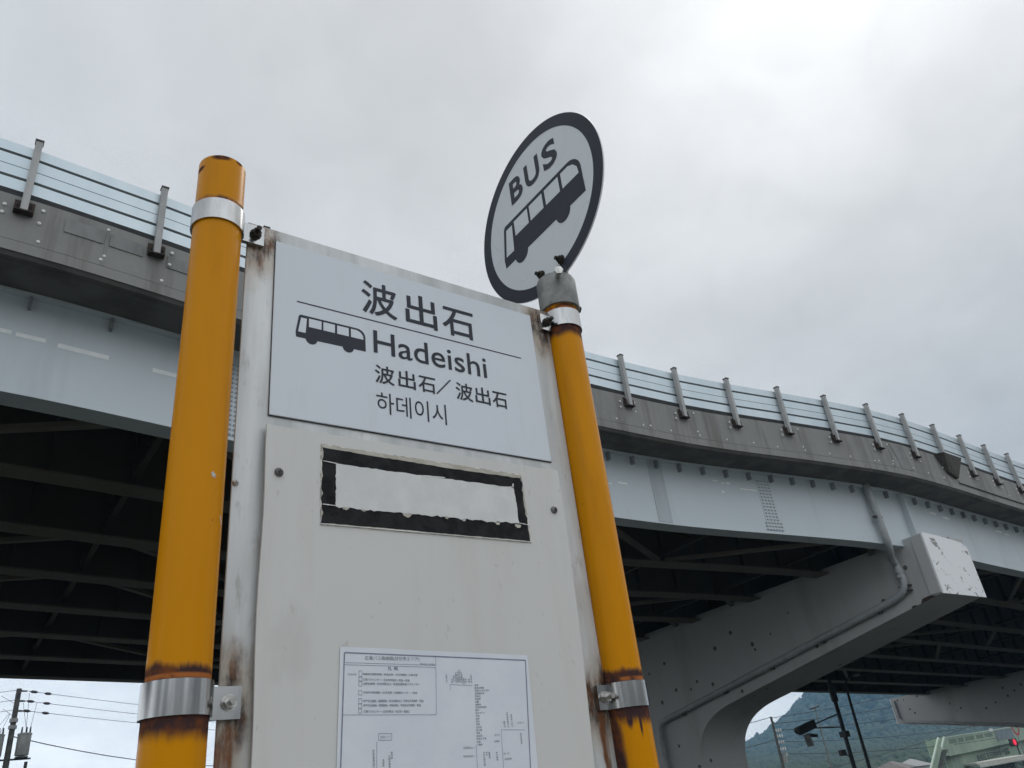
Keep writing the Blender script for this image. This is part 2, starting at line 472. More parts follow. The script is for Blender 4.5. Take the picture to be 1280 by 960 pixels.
def pier_end():
    s = NT('flaking_brightened_end_paint')
    c = s.mix(s.noise(0.9, 4), (0.78, 0.79, 0.80), (0.84, 0.845, 0.85))  # base colour lightened to stand in for stronger light on the end face
    sp = s.smooth(s.noise(3.4, 4, 0.6, (1, 1, 1), (5, 3, 1.3), 0.8), 0.615, 0.64)
    c = s.mix(sp, c, (0.27, 0.26, 0.24))
    return s.fin(c, 0.55)
M['pier_end'] = pier_end()
M['pipe'] = mat_noise('grey_pvc_pipe', (0.30, 0.32, 0.33), (0.37, 0.385, 0.395), 3, 0.5)
M['strap'] = mat_noise('dark_strap', (0.05, 0.045, 0.04), (0.10, 0.09, 0.08), 20, 0.7)
M['panel'] = mat_noise('pale_blue_barrier_panel', (0.64, 0.73, 0.775), (0.70, 0.78, 0.82), 1.6, 0.35, stretch=(1, 1, 0.3))
M['panel'] = mat_noise('pale_blue_metal_barrier_panel', (0.60, 0.685, 0.73), (0.67, 0.745, 0.785), 1.6, 0.4, metal=0.40, stretch=(1, 1, 0.3))
M['slot'] = mat_noise('dark_slot', (0.030, 0.045, 0.048), (0.05, 0.065, 0.068), 4, 0.7)
M['rail_dark'] = mat_noise('dark_base_rail', (0.018, 0.020, 0.022), (0.03, 0.032, 0.034), 4, 0.8)
M['post'] = mat_noise('grey_barrier_post', (0.33, 0.33, 0.325), (0.43, 0.425, 0.415), 5, 0.55, stretch=(1, 1, 0.3))
M['base_rust'] = mat_noise('dark_rusty_base', (0.020, 0.017, 0.015), (0.06, 0.038, 0.026), 20, 0.85)
M['asphalt'] = mat_noise('asphalt', (0.040, 0.040, 0.041), (0.062, 0.061, 0.060), 3, 0.9, bump=0.3)
M['ground'] = mat_noise('packed_ground', (0.035, 0.045, 0.035), (0.065, 0.072, 0.055), 0.4, 0.95, bump=0.2)
M['paving'] = mat_noise('paving_concrete', (0.27, 0.265, 0.25), (0.36, 0.35, 0.335), 3, 0.85, bump=0.2)
M['road_white'] = mat_noise('road_paint', (0.62, 0.62, 0.60), (0.76, 0.76, 0.74), 10, 0.7)
M['pole_conc'] = mat_noise('grey_concrete_pole', (0.13, 0.125, 0.115), (0.20, 0.195, 0.18), 4, 0.85)
M['pole_dark'] = mat_noise('dark_concrete_pole', (0.05, 0.05, 0.045), (0.10, 0.098, 0.088), 4, 0.85)  # darker version of the pole concrete
M['dark_metal'] = mat_noise('dark_metal', (0.022, 0.025, 0.027), (0.04, 0.043, 0.045), 5, 0.6)
M['grey_metal'] = mat_noise('grey_equipment', (0.22, 0.225, 0.22), (0.30, 0.30, 0.295), 4, 0.5)
M['white_ins'] = mat_noise('white_insulator', (0.62, 0.62, 0.60), (0.74, 0.73, 0.71), 4, 0.35)
M['wire'] = mat_noise('black_cable', (0.02, 0.02, 0.022), (0.035, 0.035, 0.037), 4, 0.6)
M['green'] = mat_noise('pale_green_paint', (0.27, 0.36, 0.27), (0.34, 0.43, 0.33), 0.7, 0.55, stretch=(1, 1, 0.3))
M['green_light'] = mat_noise('light_green_paint', (0.46, 0.56, 0.45), (0.54, 0.62, 0.52), 1, 0.5)
M['green_dark'] = mat_noise('deep_green_panel', (0.12, 0.18, 0.13), (0.17, 0.23, 0.17), 1, 0.6)
M['blue_grey'] = mat_noise('blue_grey_panel', (0.15, 0.19, 0.22), (0.24, 0.27, 0.28), 1.4, 0.6)
M['cream'] = mat_noise('cream_panel', (0.50, 0.50, 0.44), (0.58, 0.57, 0.50), 1, 0.6)
M['red'] = mat_noise('red_paint', (0.45, 0.02, 0.03), (0.55, 0.03, 0.04), 4, 0.45)
M['roof'] = mat_noise('brown_roof_tiles', (0.13, 0.11, 0.10), (0.20, 0.17, 0.15), 2, 0.8)
M['wall'] = mat_noise('pale_house_wall', (0.42, 0.40, 0.36), (0.52, 0.50, 0.46), 1, 0.8)
M['glass'] = mat_noise('dark_window', (0.03, 0.04, 0.05), (0.06, 0.07, 0.08), 2, 0.15)
M['hill'] = mat_noise('hill_soil', (0.016, 0.030, 0.014), (0.03, 0.05, 0.022), 0.02, 0.95)
M['forest'] = mat_noise('forest_canopy', (0.022, 0.042, 0.024), (0.052, 0.078, 0.038), 0.03, 0.85, lo=0.3, hi=0.7)
def lamp_mat(name, col, st):
    s = NT(name)
    s.put(s.p.inputs['Emission Color'], (*col, 1)); s.p.inputs['Emission Strength'].default_value = st
    return s.fin(col, 0.3)
M['red_lamp'] = lamp_mat('lit_red_lens', (0.9, 0.02, 0.06), 0.8)

# ------------------------------------------------------------------ the setting: ground, road, hill
def zg(x):
    if x < 3: return 0.0
    if x < 20: t = (x-3)/17; return -0.045*17*t*t/2
    if x < 165: return -0.3825 - 0.045*(x-20)
    return -6.9
xs_g = [-900, -300, -100, -30, 0, 3, 6, 9, 12, 15, 18, 20, 40, 80, 120, 160, 165, 260, 500, 1000, 3000]
def strip(name, y0, y1, dz, m, x0=-900, x1=3000, thick=0.0):
    xs = [x for x in xs_g if x0 < x < x1]; xs = [x0] + xs + [x1]
    b = MB()
    if thick:
        b.loft([[(x, y0, zg(x)+dz-thick), (x, y1, zg(x)+dz-thick), (x, y1, zg(x)+dz), (x, y0, zg(x)+dz)] for x in xs])
    else:
        b.loft([[(x, y0, zg(x)+dz), (x, y1, zg(x)+dz)] for x in xs], closed=False)
    o = b.build(name, m)
    return tag(o, kind='structure')
strip('ground', -1500, 2500, -0.14, M['ground'])
strip('road', 1.95, 9.2, -0.135, M['asphalt'], -150, 165)
strip('road_marking', 5.5, 5.63, -0.131, M['road_white'], -150, 165)
strip('sidewalk', -6, 1.75, 0.0, M['paving'], -80, 60, 0.2)
strip('kerb', 1.755, 1.94, 0.006, M['paving'], -80, 60, 0.2)

HC = Vector((0.905, 0.425, 0)) * 1180
HA, HB = Vector((0.905, 0.425, 0)), Vector((-0.425, 0.905, 0))
def hill_h(x, y):
    d = Vector((x, y, 0)) - HC
    a, b = d.dot(HA), d.dot(HB)
    h = 240*math.exp(-(a/222)**2) * math.exp(-(b/168)**2)
    h *= 1 + 0.06*sin(b*0.03+1.0) + 0.04*sin(a*0.021+b*0.044)
    h += 9*max(0.0, min(1.0, (a+960)/500))
    return -9 + h
b = MB(); NA, NB = 60, 44
rows = []
for i in range(NA+1):
    r = []
    for j in range(NB+1):
        p = HC + HA*(-990 + 1690*i/NA) + HB*(-620 + 1240*j/NB)
        r.append((p.x, p.y, hill_h(p.x, p.y)))
    rows.append(r)
b.loft(rows, closed=False)
tag(b.build('hill', M['hill'], smooth=60), kind='structure')
b = MB()
tmp = bmesh.new(); bmesh.ops.create_icosphere(tmp, subdivisions=1, radius=1.0)
ico_v = [tuple(v.co) for v in tmp.verts]; ico_f = [tuple(v.index for v in f.verts) for f in tmp.faces]; tmp.free()
rf = random.Random(3)
for k in range(26000):
    t = rf.random()
    a = -960 + 1040*t if k % 3 else rf.uniform(-960, -560)
    half = min(420, 60 + (a+1180)*0.36)
    c = rf.uniform(-half, half)
    px_, py_ = HC.x + HA.x*a + HB.x*c, HC.y + HA.y*a + HB.y*c
    h = hill_h(px_, py_)
    dist = math.hypot(px_, py_)
    r = min(6.0, max(1.6, dist*0.0055))*rf.uniform(.65, 1.25)
    u1, u2, u3 = rf.uniform(.8, 1.2), rf.uniform(.8, 1.2), rf.uniform(.8, 1.35)
    b.add([(px_ + v[0]*r*u1*rf.uniform(.85, 1.15), py_ + v[1]*r*u2, h + r*0.4 + v[2]*r*u3*rf.uniform(.8, 1.2)) for v in ico_v], ico_f)
tag(b.build('forest', M['forest'], smooth=89), 'dark green forest covering the hill beyond the viaduct', 'forest', kind='stuff')

# ------------------------------------------------------------------ the viaduct
CTRL = [(-140, 8.5), (-60, 10.9), (-25, 11.55), (-8, 11.68), (0, 11.68), (3.3, 11.88), (7.5, 12.2), (11, 12.33), (13.2, 12.2), (15, 12.02), (16.8, 11.73),
        (18.6, 11.37), (20.4, 11.03), (22.2, 10.74), (23.6, 10.61), (25.8, 10.57), (29.3, 10.62), (32.5, 10.63), (60, 10.6), (220, 10.6)]
def yc(x):
    n = len(CTRL)
    for i in range(n-1):
        if CTRL[i][0] <= x <= CTRL[i+1][0]:
            break
    def slope(k):
        if k <= 0 or k >= n-1: return 0.0
        (x0, y0), (x1, y1), (x2, y2) = CTRL[k-1], CTRL[k], CTRL[k+1]
        m0, m1 = (y1-y0)/(x1-x0), (y2-y1)/(x2-x1)
        if m0*m1 <= 0: return 0.0
        return 2*m0*m1/(m0+m1)
    (x0, y0), (x1, y1) = CTRL[i], CTRL[i+1]
    h = x1-x0; t = (x-x0)/h
    m0, m1 = slope(i)*h, slope(i+1)*h
    return (2*t**3-3*t**2+1)*y0 + (t**3-2*t**2+t)*m0 + (-2*t**3+3*t**2)*y1 + (t**3-t**2)*m1
def VP(x, off, dz):
    return (x, yc(x)+off, 11.85 - 0.045*x + dz - 0.037*max(0.0, off-1.0))
XA, XB = -70.0, 190.0
xs_v = [XA + 4*i for i in range(16)]
xs_v = [x for x in xs_v if x < -8] + [-8 + 0.5*i for i in range(89)] + [38 + 4*i for i in range(38)] + [XB]
def vloft(poly, m, name, parent, x0=XA, x1=XB, smooth=20):
    xs = [x0] + [x for x in xs_v if x0 < x < x1] + [x1]
    return MB().loft([[VP(x, o, d) for o, d in poly] for x in xs]).build(name, m, parent, smooth)

via = thing('viaduct', 'long steel girder viaduct with concrete parapet curving behind the bus stop', 'viaduct', (23.4, 22.5, zg(23.4)))
W = 22.4
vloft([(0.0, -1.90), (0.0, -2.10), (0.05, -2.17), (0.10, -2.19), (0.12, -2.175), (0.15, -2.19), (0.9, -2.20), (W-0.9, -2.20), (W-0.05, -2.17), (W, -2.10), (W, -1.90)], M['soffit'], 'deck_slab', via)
par = vloft([(0.0, -1.05), (0.0, -1.897), (0.30, -1.897), (0.22, -1.05)], M['concrete'], 'parapet', via)
par['label'] = 'stained grey concrete parapet facing the bus stop'
vloft([(W-0.22, -1.05), (W-0.30, -1.897), (W, -1.897), (W, -1.05)], M['concrete'], 'parapet', via)
# edge of the slab facing the road: same concrete as the parapet
vloft([(-0.012, -1.915), (-0.012, -2.105), (-0.003, -2.10), (-0.003, -1.915)], M['concrete'], 'slab_edge', via)
# repair patches and joint strips on the parapet face
for (x0, x1, d0, d1) in ((0.42, 1.0, -1.20, -1.47), (1.10, 1.62, -1.22, -1.47), (2.02, 2.7, -1.28, -1.52)):
    b = MB()
    P = [VP(x0, -0.016, d0), VP(x1, -0.016, d0), VP(x1, -0.016, d1), VP(x0, -0.016, d1), VP(x0, 0.01, d0), VP(x1, 0.01, d0), VP(x1, 0.01, d1), VP(x0, 0.01, d1)]
    b.add(P, [(0,1,2,3),(4,5,6,7),(0,1,5,4),(1,2,6,5),(2,3,7,6),(3,0,4,7)]).build('repair_patch', M['patch'], par)
jx = [1.05 + 3.6*k for k in range(-4, 16)]
for x in jx:
    MB().add([VP(x-0.022, -0.009, -1.2), VP(x+0.022, -0.009, -1.2), VP(x+0.022, -0.009, -1.9), VP(x-0.022, -0.009, -1.9),
              VP(x-0.022, 0.01, -1.2), VP(x+0.022, 0.01, -1.2), VP(x+0.022, 0.01, -1.9), VP(x-0.022, 0.01, -1.9)],
             [(0,1,2,3),(4,5,6,7),(0,1,5,4),(1,2,6,5),(2,3,7,6),(3,0,4,7)]).build('joint_strip', M['patch'], par)
# small white caps over the formwork ties
rc = random.Random(11)
def disc_cap(x, dz, r=0.028):
    b = MB()
    c = Vector(VP(x, 0, dz))
    b.loft([[(c.x + q*r*cos(2*pi*k/10), c.y - w, c.z + q*r*sin(2*pi*k/10)) for k in range(10)] for q, w in ((1, -0.005), (1, 0.008), (0.6, 0.014))])
    b.build('tie_cap', M['cap_white'], par, 40)
for k in range(-6, 42):
    x = 1.05 + 0.9*k
    disc_cap(x + rc.uniform(-.05, .05), -1.80 + rc.uniform(-.02, .02))
    if k % 4 == 0: disc_cap(x, -1.15); disc_cap(x, -1.70)
    if k % 9 == 5: disc_cap(x + .22, -1.79)
# a pale repaired stretch and a dark drain box at the expansion joint
MB().add([VP(22.75, -0.014, -1.1), VP(23.35, -0.014, -1.1), VP(23.55, -0.014, -1.9), VP(23.0, -0.014, -1.9),
          VP(22.75, 0.01, -1.1), VP(23.35, 0.01, -1.1), VP(23.55, 0.01, -1.9), VP(23.0, 0.01, -1.9)],
         [(0,1,2,3),(4,5,6,7),(0,1,5,4),(1,2,6,5),(2,3,7,6),(3,0,4,7)]).build('repair_patch', M['patch'], par)
bx = MB()
b0 = [VP(25.2, -0.02, -1.02), VP(26.5, -0.02, -1.02), VP(26.1, -0.02, -1.75), VP(25.6, -0.02, -1.6),
      VP(25.3, -0.30, -1.05), VP(26.4, -0.30, -1.05), VP(26.1, -0.10, -1.75), VP(25.6, -0.10, -1.6)]
bx.add(b0, [(0,1,2,3),(4,5,6,7),(0,1,5,4),(1,2,6,5),(2,3,7,6),(3,0,4,7)]).build('drain_box', M['strap'], via)
vloft([(-0.05, -1.80), (-0.05, -1.86), (-0.001, -1.86), (-0.001, -1.80)], M['concrete'], 'ledge', via, 26.2, 120)

# girders
GO = [1.035] + [1.10 + 2.86*i for i in range(1, 8)]
def girder(i, off):
    outer = i == 0
    t, fl = 0.02, (0.20 if outer else 0.26)
    parts = [((off-0.16, -2.201), (off-0.16, -2.24), (off+0.16, -2.24), (off+0.16, -2.201)),
             ((off-t, -2.241), (off-t, -3.949), (off+t, -3.949), (off+t, -2.241)),
             ((off-(0.03 if outer else fl), -3.95), (off-(0.03 if outer else fl), -3.99), (off+(0.42 if outer else fl), -3.99), (off+(0.42 if outer else fl), -3.95))]
    xs = [XA] + [x for x in xs_v if XA < x < XB] + [XB]
    b = MB()
    for k, pl in enumerate(parts):
        b.loft([[VP(x, o, d) for o, d in pl] for x in xs], 1 if (k == 2) else 0)
    # vertical stiffeners on the inner faces
    x = -7.6
    while x < 75:
        sides = (1,) if outer else (-1, 1)
        for sd_ in sides:
            o0, o1 = off + sd_*t, off + sd_*0.16
            P = [VP(x, o0, -2.25), VP(x, o1, -2.25), VP(x, o1, -3.94), VP(x, o0, -3.94)]
            b.add([(p[0]-0.01, p[1], p[2]) for p in P] + [(p[0]+0.01, p[1], p[2]) for p in P],
                  [(0,1,2,3),(4,5,6,7),(0,1,5,4),(1,2,6,5),(2,3,7,6),(3,0,4,7)])
        x += 1.45 if not outer else 2.9
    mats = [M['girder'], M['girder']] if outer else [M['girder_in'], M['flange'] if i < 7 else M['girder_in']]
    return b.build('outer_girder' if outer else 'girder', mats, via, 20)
girders = [girder(i, o) for i, o in enumerate(GO)]
og = girders[0]
og['label'] = 'pale blue grey steel girder along the road side'
def webbox(x0, x1, d0, d1, w, name, m, base=0.02):
    o0 = GO[0]-base
    return MB().add([VP(x0, o0-w, d0), VP(x1, o0-w, d0), VP(x1, o0-w, d1), VP(x0, o0-w, d1), VP(x0, o0+0.003, d0), VP(x1, o0+0.003, d0), VP(x1, o0+0.003, d1), VP(x0, o0+0.003, d1)],
                    [(0,1,2,3),(4,5,6,7),(0,1,5,4),(1,2,6,5),(2,3,7,6),(3,0,4,7)]).build(name, m, og)
# short brackets below the top flange
x = -5.9
while x < 40:
    webbox(x-0.025, x+0.025, -2.25, -2.46, 0.12, 'bracket', M['bracket']); x += 1.22 if x < 12 else 0.78
# web stiffener plates and bolted splices
for x0, x1 in ((24.02, 24.08), (-6.0, -5.94)): webbox(x0, x1, -2.25, -3.94, 0.19, 'stiffener', M['girder'])
webbox(14.5, 14.95, -2.25, -3.94, 0.012, 'doubler_plate', M['doubler'])
def splice(xc, xw):
    sp = webbox(xc-xw, xc+xw, -2.35, -3.90, 0.012, 'splice_plate', M['girder'])
    b = MB()
    for r in range(16):
        for q in range(4 if r < 13 else 6):
            nq = 4 if r < 13 else 6
            xx = xc + (q - (nq-1)/2)*xw*1.9/nq * (1.0 if r < 13 else 1.35)
            c = Vector(VP(xx, GO[0]-0.032, -2.45 - r*0.095))
            b.box(c.x-0.032, c.x+0.032, c.y-0.018, c.y+0.004, c.z-0.016, c.z+0.016)
    tag(b.build('bolt_rows', M['bolt_paint'], sp), kind='stuff')
splice(18.35, 0.24); splice(3.62, 0.24)
# white paint dashes left on the web
for x0, x1, d, h in ((-0.6, 0.04, -2.90, .07), (0.10, 0.52, -2.91, .075), (0.70, 1.47, -2.93, .085), (2.18, 3.0, -2.94, .08), (12.85, 13.2, -3.07, .04), (13.4, 13.7, -3.0, .05), (16.62, 16.78, -2.55, .045),
                     (16.9, 17.0, -2.6, .05), (17.05, 17.2, -2.58, .06), (16.85, 16.93, -2.85, .06), (25.7, 26.1, -2.55, .07), (26.5, 26.95, -2.6, .07), (30.2, 30.7, -2.56, .07), (30.9, 31.2, -2.6, .06), (17.5, 18.1, -2.72, .04)):
    webbox(x0, x1, d, d-h, 0.004, 'paint_mark', M['mark'])
# cross frames between the girders and lateral bracing near the bottom flanges
x = -7.0
while x < 75:
    b = MB()
    for i in range(7):
        o0, o1 = GO[i]+0.03, GO[i+1]-0.03
        om = (o0+o1)/2
        b.bar(VP(x, o0, -3.72), VP(x, o1, -3.72), 0.12, 0.10)
        b.bar(VP(x, o0, -2.55), VP(x, o1, -2.55), 0.12, 0.10)
        b.bar(VP(x+.01, o0, -2.6), VP(x+.01, om, -3.68), 0.09, 0.08)
        b.bar(VP(x-.01, o1, -2.6), VP(x-.01, om, -3.68), 0.09, 0.08)
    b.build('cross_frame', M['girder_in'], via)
    for i in (0, 2, 3, 5):
        if i in (2, 3, 5) and x > 45: continue
        o0, o1 = GO[i]+0.05, GO[i+1]-0.05
        s_ = 1 if (int(round((x+7)/4.8)) % 2 == 0) else -1
        p, q = (o0, o1) if s_ > 0 else (o1, o0)
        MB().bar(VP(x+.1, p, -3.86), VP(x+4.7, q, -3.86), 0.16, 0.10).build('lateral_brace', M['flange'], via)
    x += 4.8

# noise barrier on the parapet
nb = thing('noise_barrier', 'pale blue louvred barrier panels between grey posts along the viaduct parapet', 'noise barrier', VP(10, 0.0, -1.05))
px = [-0.17, 1.82]
k = (13.24-1.82)/6
px += [1.82 + k*i for i in range(1, 6)] + [13.24, 15.04, 16.83, 18.62, 20.40, 22.17, 23.96, 25.75, 27.53, 29.29, 31.03]
px = [-0.17 - 2.0*i for i in range(8, 0, -1)] + px
while px[-1] < 76: px.append(px[-1] + 1.78)
def post_mesh(x):
    b = MB(); hw = 0.052
    c = VP(x, 0, 0)
    z0, z1 = c[2]-1.37, c[2]+0.085
    yo, yi = c[1]-0.135, c[1]-0.022
    b.box(x-hw, x+hw, yo, yi, z0, z1)
    o = b.build('post', M['post'], nb)
    MB().box(x-hw-0.012, x+hw+0.012, yo-0.012, yi+0.012, z1+0.001, z1+0.03).build('post_cap', M['strap'], o)
    bp = MB(); bp.box(x-0.14, x+0.14, yi+0.003, yi+0.020, z0-0.02, z0+0.24); bp.box(x-0.13, x+0.13, yo-0.01, yi, z0-0.03, z0-0.005)
    bp.box(x-0.13, x-0.11, yo+0.03, yi, z0-0.003, z0+0.16); bp.box(x+0.11, x+0.13, yo+0.03, yi, z0-0.003, z0+0.16)
    bp.build('base_plate', M['base_rust'], o)
    for ax, az in ((-0.26, 0.10), (0.26, 0.16), (-0.27, -0.06), (0.24, -0.10)):
        if not -3 < x < 34: continue
        ca = MB().loft([[(x+ax + q*0.03*cos(2*pi*k/10), yi + 0.02 - w, z0 + az + q*0.03*sin(2*pi*k/10)) for k in range(10)] for q, w in ((1, 0.0), (1, 0.012), (0.6, 0.02))])
        ca.build('anchor_cap', M['cap_white'], o, 40)
    return o
for x in px: post_mesh(x)
STR = [(0.0, -0.185), (-0.250, -0.452), (-0.474, -0.660), (-0.725, -0.935)]
for xa, xb in zip(px[:-1], px[1:]):
    xa, xb = xa+0.004, xb-0.004
    b = MB()
    for d0, d1 in STR:
        pl = [(-0.002, d0), (0.012, d1), (0.045, d1), (0.045, d0)]
        b.loft([[VP(x, o, d) for o, d in pl] for x in (xa, xb)], 0)
    for d0, d1 in ((-0.187, -0.248), (-0.454, -0.472), (-0.662, -0.723)):
        pl = [(0.006, d0), (0.006, d1), (0.04, d1), (0.04, d0)]
        b.loft([[VP(x, o, d) for o, d in pl] for x in (xa, xb)], 1)
    pn = b.build('barrier_panel', [M['panel'], M['slot']], nb)
    pl = [(0.004, -0.94), (0.004, -1.045), (0.09, -1.045), (0.09, -0.94)]
    MB().loft([[VP(x, o, d) for o, d in pl] for x in (xa, xb)]).build('base_rail', M['rail_dark'], pn)

# piers: hammerhead steel piers under the girders
def pier(x0, label, det=False):
    w = 2.5; ya = yc(x0) + 0.40; yb = ya + 23.6
    yo = ya - 10.98                           # shift against the first pier
    zt = lambda y: 11.85 - 0.045*x0 - 3.99 + 0.235 - 0.037*max(0, y - ya) + (-0.03)
    zs = 11.85 - 0.045*x0
    t = thing('bridge_pier', label, 'bridge pier', (x0 + w/2, 22.9+yo, zg(x0)), 'steel hammerhead piers of the viaduct')
    base = zs - 10.797
    y1, y2 = 21.45+yo, 24.45+yo
    # outline in the (Y, Z) plane
    out = [(ya, zs-3.76), (ya, zs-5.53)]
    R_ = 1.75
    # straight bottom edge then fillet into the column
    pA = (19.45+yo, zs-7.29); pB = (y1, zs-8.95)
    out.append(pA)
    for i in range(1, 12):
        tt = i/12; c = (y1-0.12, zs-7.66)
        out.append(((1-tt)**2*pA[0] + 2*tt*(1-tt)*c[0] + tt*tt*pB[0], (1-tt)**2*pA[1] + 2*tt*(1-tt)*c[1] + tt*tt*pB[1]))
    out.append(pB); out.append((y1, zg(x0)-0.5)); out.append((y2, zg(x0)-0.5))
    pC = (y2, zs-8.95-0.2); pD = (26.4+yo, zs-7.55); out.append(pC)
    for i in range(1, 12):
        tt = i/12; c = (y2+0.12, zs-7.9)
        out.append(((1-tt)**2*pC[0] + 2*tt*(1-tt)*c[0] + tt*tt*pD[0], (1-tt)**2*pC[1] + 2*tt*(1-tt)*c[1] + tt*tt*pD[1]))
    out += [pD, (yb, zs-6.35), (yb, zs-4.60)]
    b = MB().extr(out, lambda a, c_, e: (e, a, c_), x0, x0+w)
    body = b.build('pier_body', M['pier'], t, 30)
    # end plate closing the box beam
    e = MB(); e.extr([(x0-0.03, zs-5.555), (x0+w+0.03, zs-5.59), (x0+w+0.03, zs-4.05), (x0+w-0.02, zs-4.02), (x0+w-0.25, zs-3.90), (x0+w*0.5, zs-3.80), (x0-0.03, zs-3.735)], lambda a, c_, y: (a, y, c_), ya-0.05, ya-0.002)
    e.build('end_plate', M['pier_end'], t)
    e = MB(); e.extr([(x0-0.03, zs-4.60), (x0+w+0.03, zs-4.60), (x0+w+0.03, zs-6.37), (x0-0.03, zs-6.37)], lambda a, c_, y: (a, y, c_), yb+0.002, yb+0.05)
    e.build('end_plate', M['pier_end'], t)
    MB().box(x0-0.045, x0-0.002, ya+0.0, ya+0.34, zs-5.52, zs-3.79).build('edge_strip', M['pier'], t, bevel=0.01)
    if det:
        for y_, l_, h_ in ((11.45, .28, .10), (11.95, .10, .05)):
            zb_ = zs - 5.53 - (y_-ya)*0.2075
            MB().extr([(y_-l_, zb_+l_*.2075-.01), (y_+l_, zb_-l_*.2075-.01), (y_+l_*.7, zb_+h_*.6), (y_-l_*.2, zb_+h_), (y_-l_*.8, zb_+h_*.5)], lambda a, c_, e: (e, a, c_), x0-0.006, x0-0.001).build('rust_patch', M['base_rust'], t)
    # bearings under the girders
    for g in GO:
        yy = yc(x0+w/2)+g
        zz = zs - 3.76 - (yy-ya)*0.0365
        MB().box(x0+w/2-0.35, x0+w/2+0.35, yy-0.2, yy+0.2, zz-0.004, zz+0.12).build('bearing', M['strap'], t)
    # drainpipe
    if det:
        xf = x0 - 0.15
        path = [(22.30, yc(22.3)+0.85, VP(22.3, 0, -2.2)[2]), (22.32, yc(22.3)+0.84, 8.0), (22.38, yc(22.3)+0.84, 7.1), (22.42, yc(22.3)+0.85, 6.86), (22.62, 11.70, 6.66), (xf-0.25, 11.93, 6.50), (xf, 11.99, 6.36), (xf, 11.97, 6.2), (xf, 11.93, 5.9), (xf, 11.95, 5.72),
                (xf, 12.05, 5.56), (xf, 12.25, 5.44), (xf, 12.6, 5.34)]
        for i in range(1, 15):
            y = 12.6 + (22.6-12.6)*i/14
            path.append((xf, y, 5.34 - 0.197*(y-12.6)))
        path += [(xf, 22.95, 3.28), (xf, 23.1, 3.1), (xf, 23.15, 2.6), (xf, 23.15, zg(x0))]
        r = 0.108
        dp = MB().tube(path, r, 12).build('drainpipe', M['pipe'], t, 50)
        for p, rr in (((22.335, yc(22.3)+0.845, 7.62), .12),):
            MB().bar((p[0]-0.2, p[1], p[2]), (p[0]+0.2, p[1], p[2]), 0.1, 0.05).build('pipe_clip', M['strap'], dp)
        for z_ in (6.12, 5.98):
            MB().tube([(xf, 11.965, z_-0.05), (xf, 11.965, z_+0.05)], 0.135, 12).build('pipe_coupling', M['pipe'], dp, 50)
            MB().box(xf-0.02, xf+0.13, 11.80, 12.15, z_-0.45, z_-0.41).build('pipe_clip', M['strap'], dp)
        for i in range(5):
            y = 13.0 + 2.2*i; z_ = 5.34 - 0.197*(y-12.6)
            MB().box(xf-0.03, xf+0.148, y-0.06, y+0.06, z_-0.14, z_-0.05).build('pipe_clip', M['strap'], dp)
    else:
        xf = x0 - 0.13
        MB().tube([(xf, yb-0.3, zs-4.8), (xf, yb-0.3, zs-6.0), (xf, yb-0.6, zs-6.28), (xf, 26.6+yo, zs-7.35), (xf, 24.6+yo, zs-7.8)], 0.085, 10).build('drainpipe', M['pipe'], t, 50)
    return t
pier(23.4, 'nearest grey steel pier with bright flaking end plate and bent drainpipe', True)
pier(59.5, 'second grey pier farther along, its arm reaching in from the right edge')

# ------------------------------------------------------------------ the bus stop
bs = thing('bus_stop_sign', 'bus stop sign with two rusty yellow poles, name plate and round disc', 'bus stop sign', (SX, SY, SZ))
def pole(pc, ztop, m, label):
    c, r = pc
    cx_ = c*S
    n = 48
    prof = [(r, 0.0), (r, zl(ztop)-0.0015), (r-0.0015, zl(ztop)), (r-0.006, zl(ztop)-0.0005)]
    zs_ = [0.0, 0.4, 0.8] + [0.9 + 0.03*i for i in range(60)]
    rings = [[(cx_ + r*cos(2*pi*k/n), SY + r*sin(2*pi*k/n), z) for k in range(n)] for z in zs_ if z < zl(ztop)-0.003]
    for rr, z in ((r, zl(ztop)-0.0015), (r-0.0015, zl(ztop)), (r-0.008, zl(ztop)+0.001)):
        rings.append([(cx_ + rr*cos(2*pi*k/n), SY + rr*sin(2*pi*k/n), z) for k in range(n)])
    o = MB().loft(rings).build('pole', m, bs, 40)
    o['label'] = label
    return o
poleL = pole(PL, 0.955, M['pole_left'], 'thicker yellow pole left of the name plate')
poleR = pole(PR, 0.93, M['pole_right'], 'yellow pole right of the name plate, carrying the disc')
# scratches on the left pole
b = MB(); c0 = Vector((PL[0]*S, SY, 0)); r = PL[1]
def on_pole(ang, z, w=0.0): return (c0.x + (r+w)*sin(ang), c0.y - (r+w)*cos(ang), z)
for a0, z0, a1, z1, wd in ((0.28, 0.4065, 0.42, 0.4000, .0016), (0.32, 0.4080, 0.47, 0.4030, .0012), (0.30, 0.4020, 0.40, 0.4045, .0012), (0.86, 0.353, 1.02, 0.343, .0008)):
    pts = [on_pole(a0+(a1-a0)*i/4, zl(z0+(z1-z0)*i/4), 0.0003) for i in range(5)]
    b.tube(pts, wd*0.5, 5)
b.build('scratch', M['cap_white'], poleL)

# back plate: aluminium sheet with a folded rim
b = MB()
x0, x1, zt_, zb_ = 0.2865, 0.9025, 0.867, -1.0
b.box(x0*S, x1*S, S+0.003, S+0.0065, zl(zb_), zl(zt_))
for (a0, a1, c0_, c1_) in ((x0, x0+0.004, zb_+.0045, zt_-.0045), (x1-0.004, x1, zb_+.0045, zt_-.0045), (x0, x1, zt_-0.004, zt_), (x0, x1, zb_, zb_+0.004)):
    if c0_ == zb_: b.box(a0*S, a1*S, S+0.0068, S+0.028, zl(c0_), zl(c1_))
plate = b.build('back_plate', M['alu'], bs, bevel=0.0008)
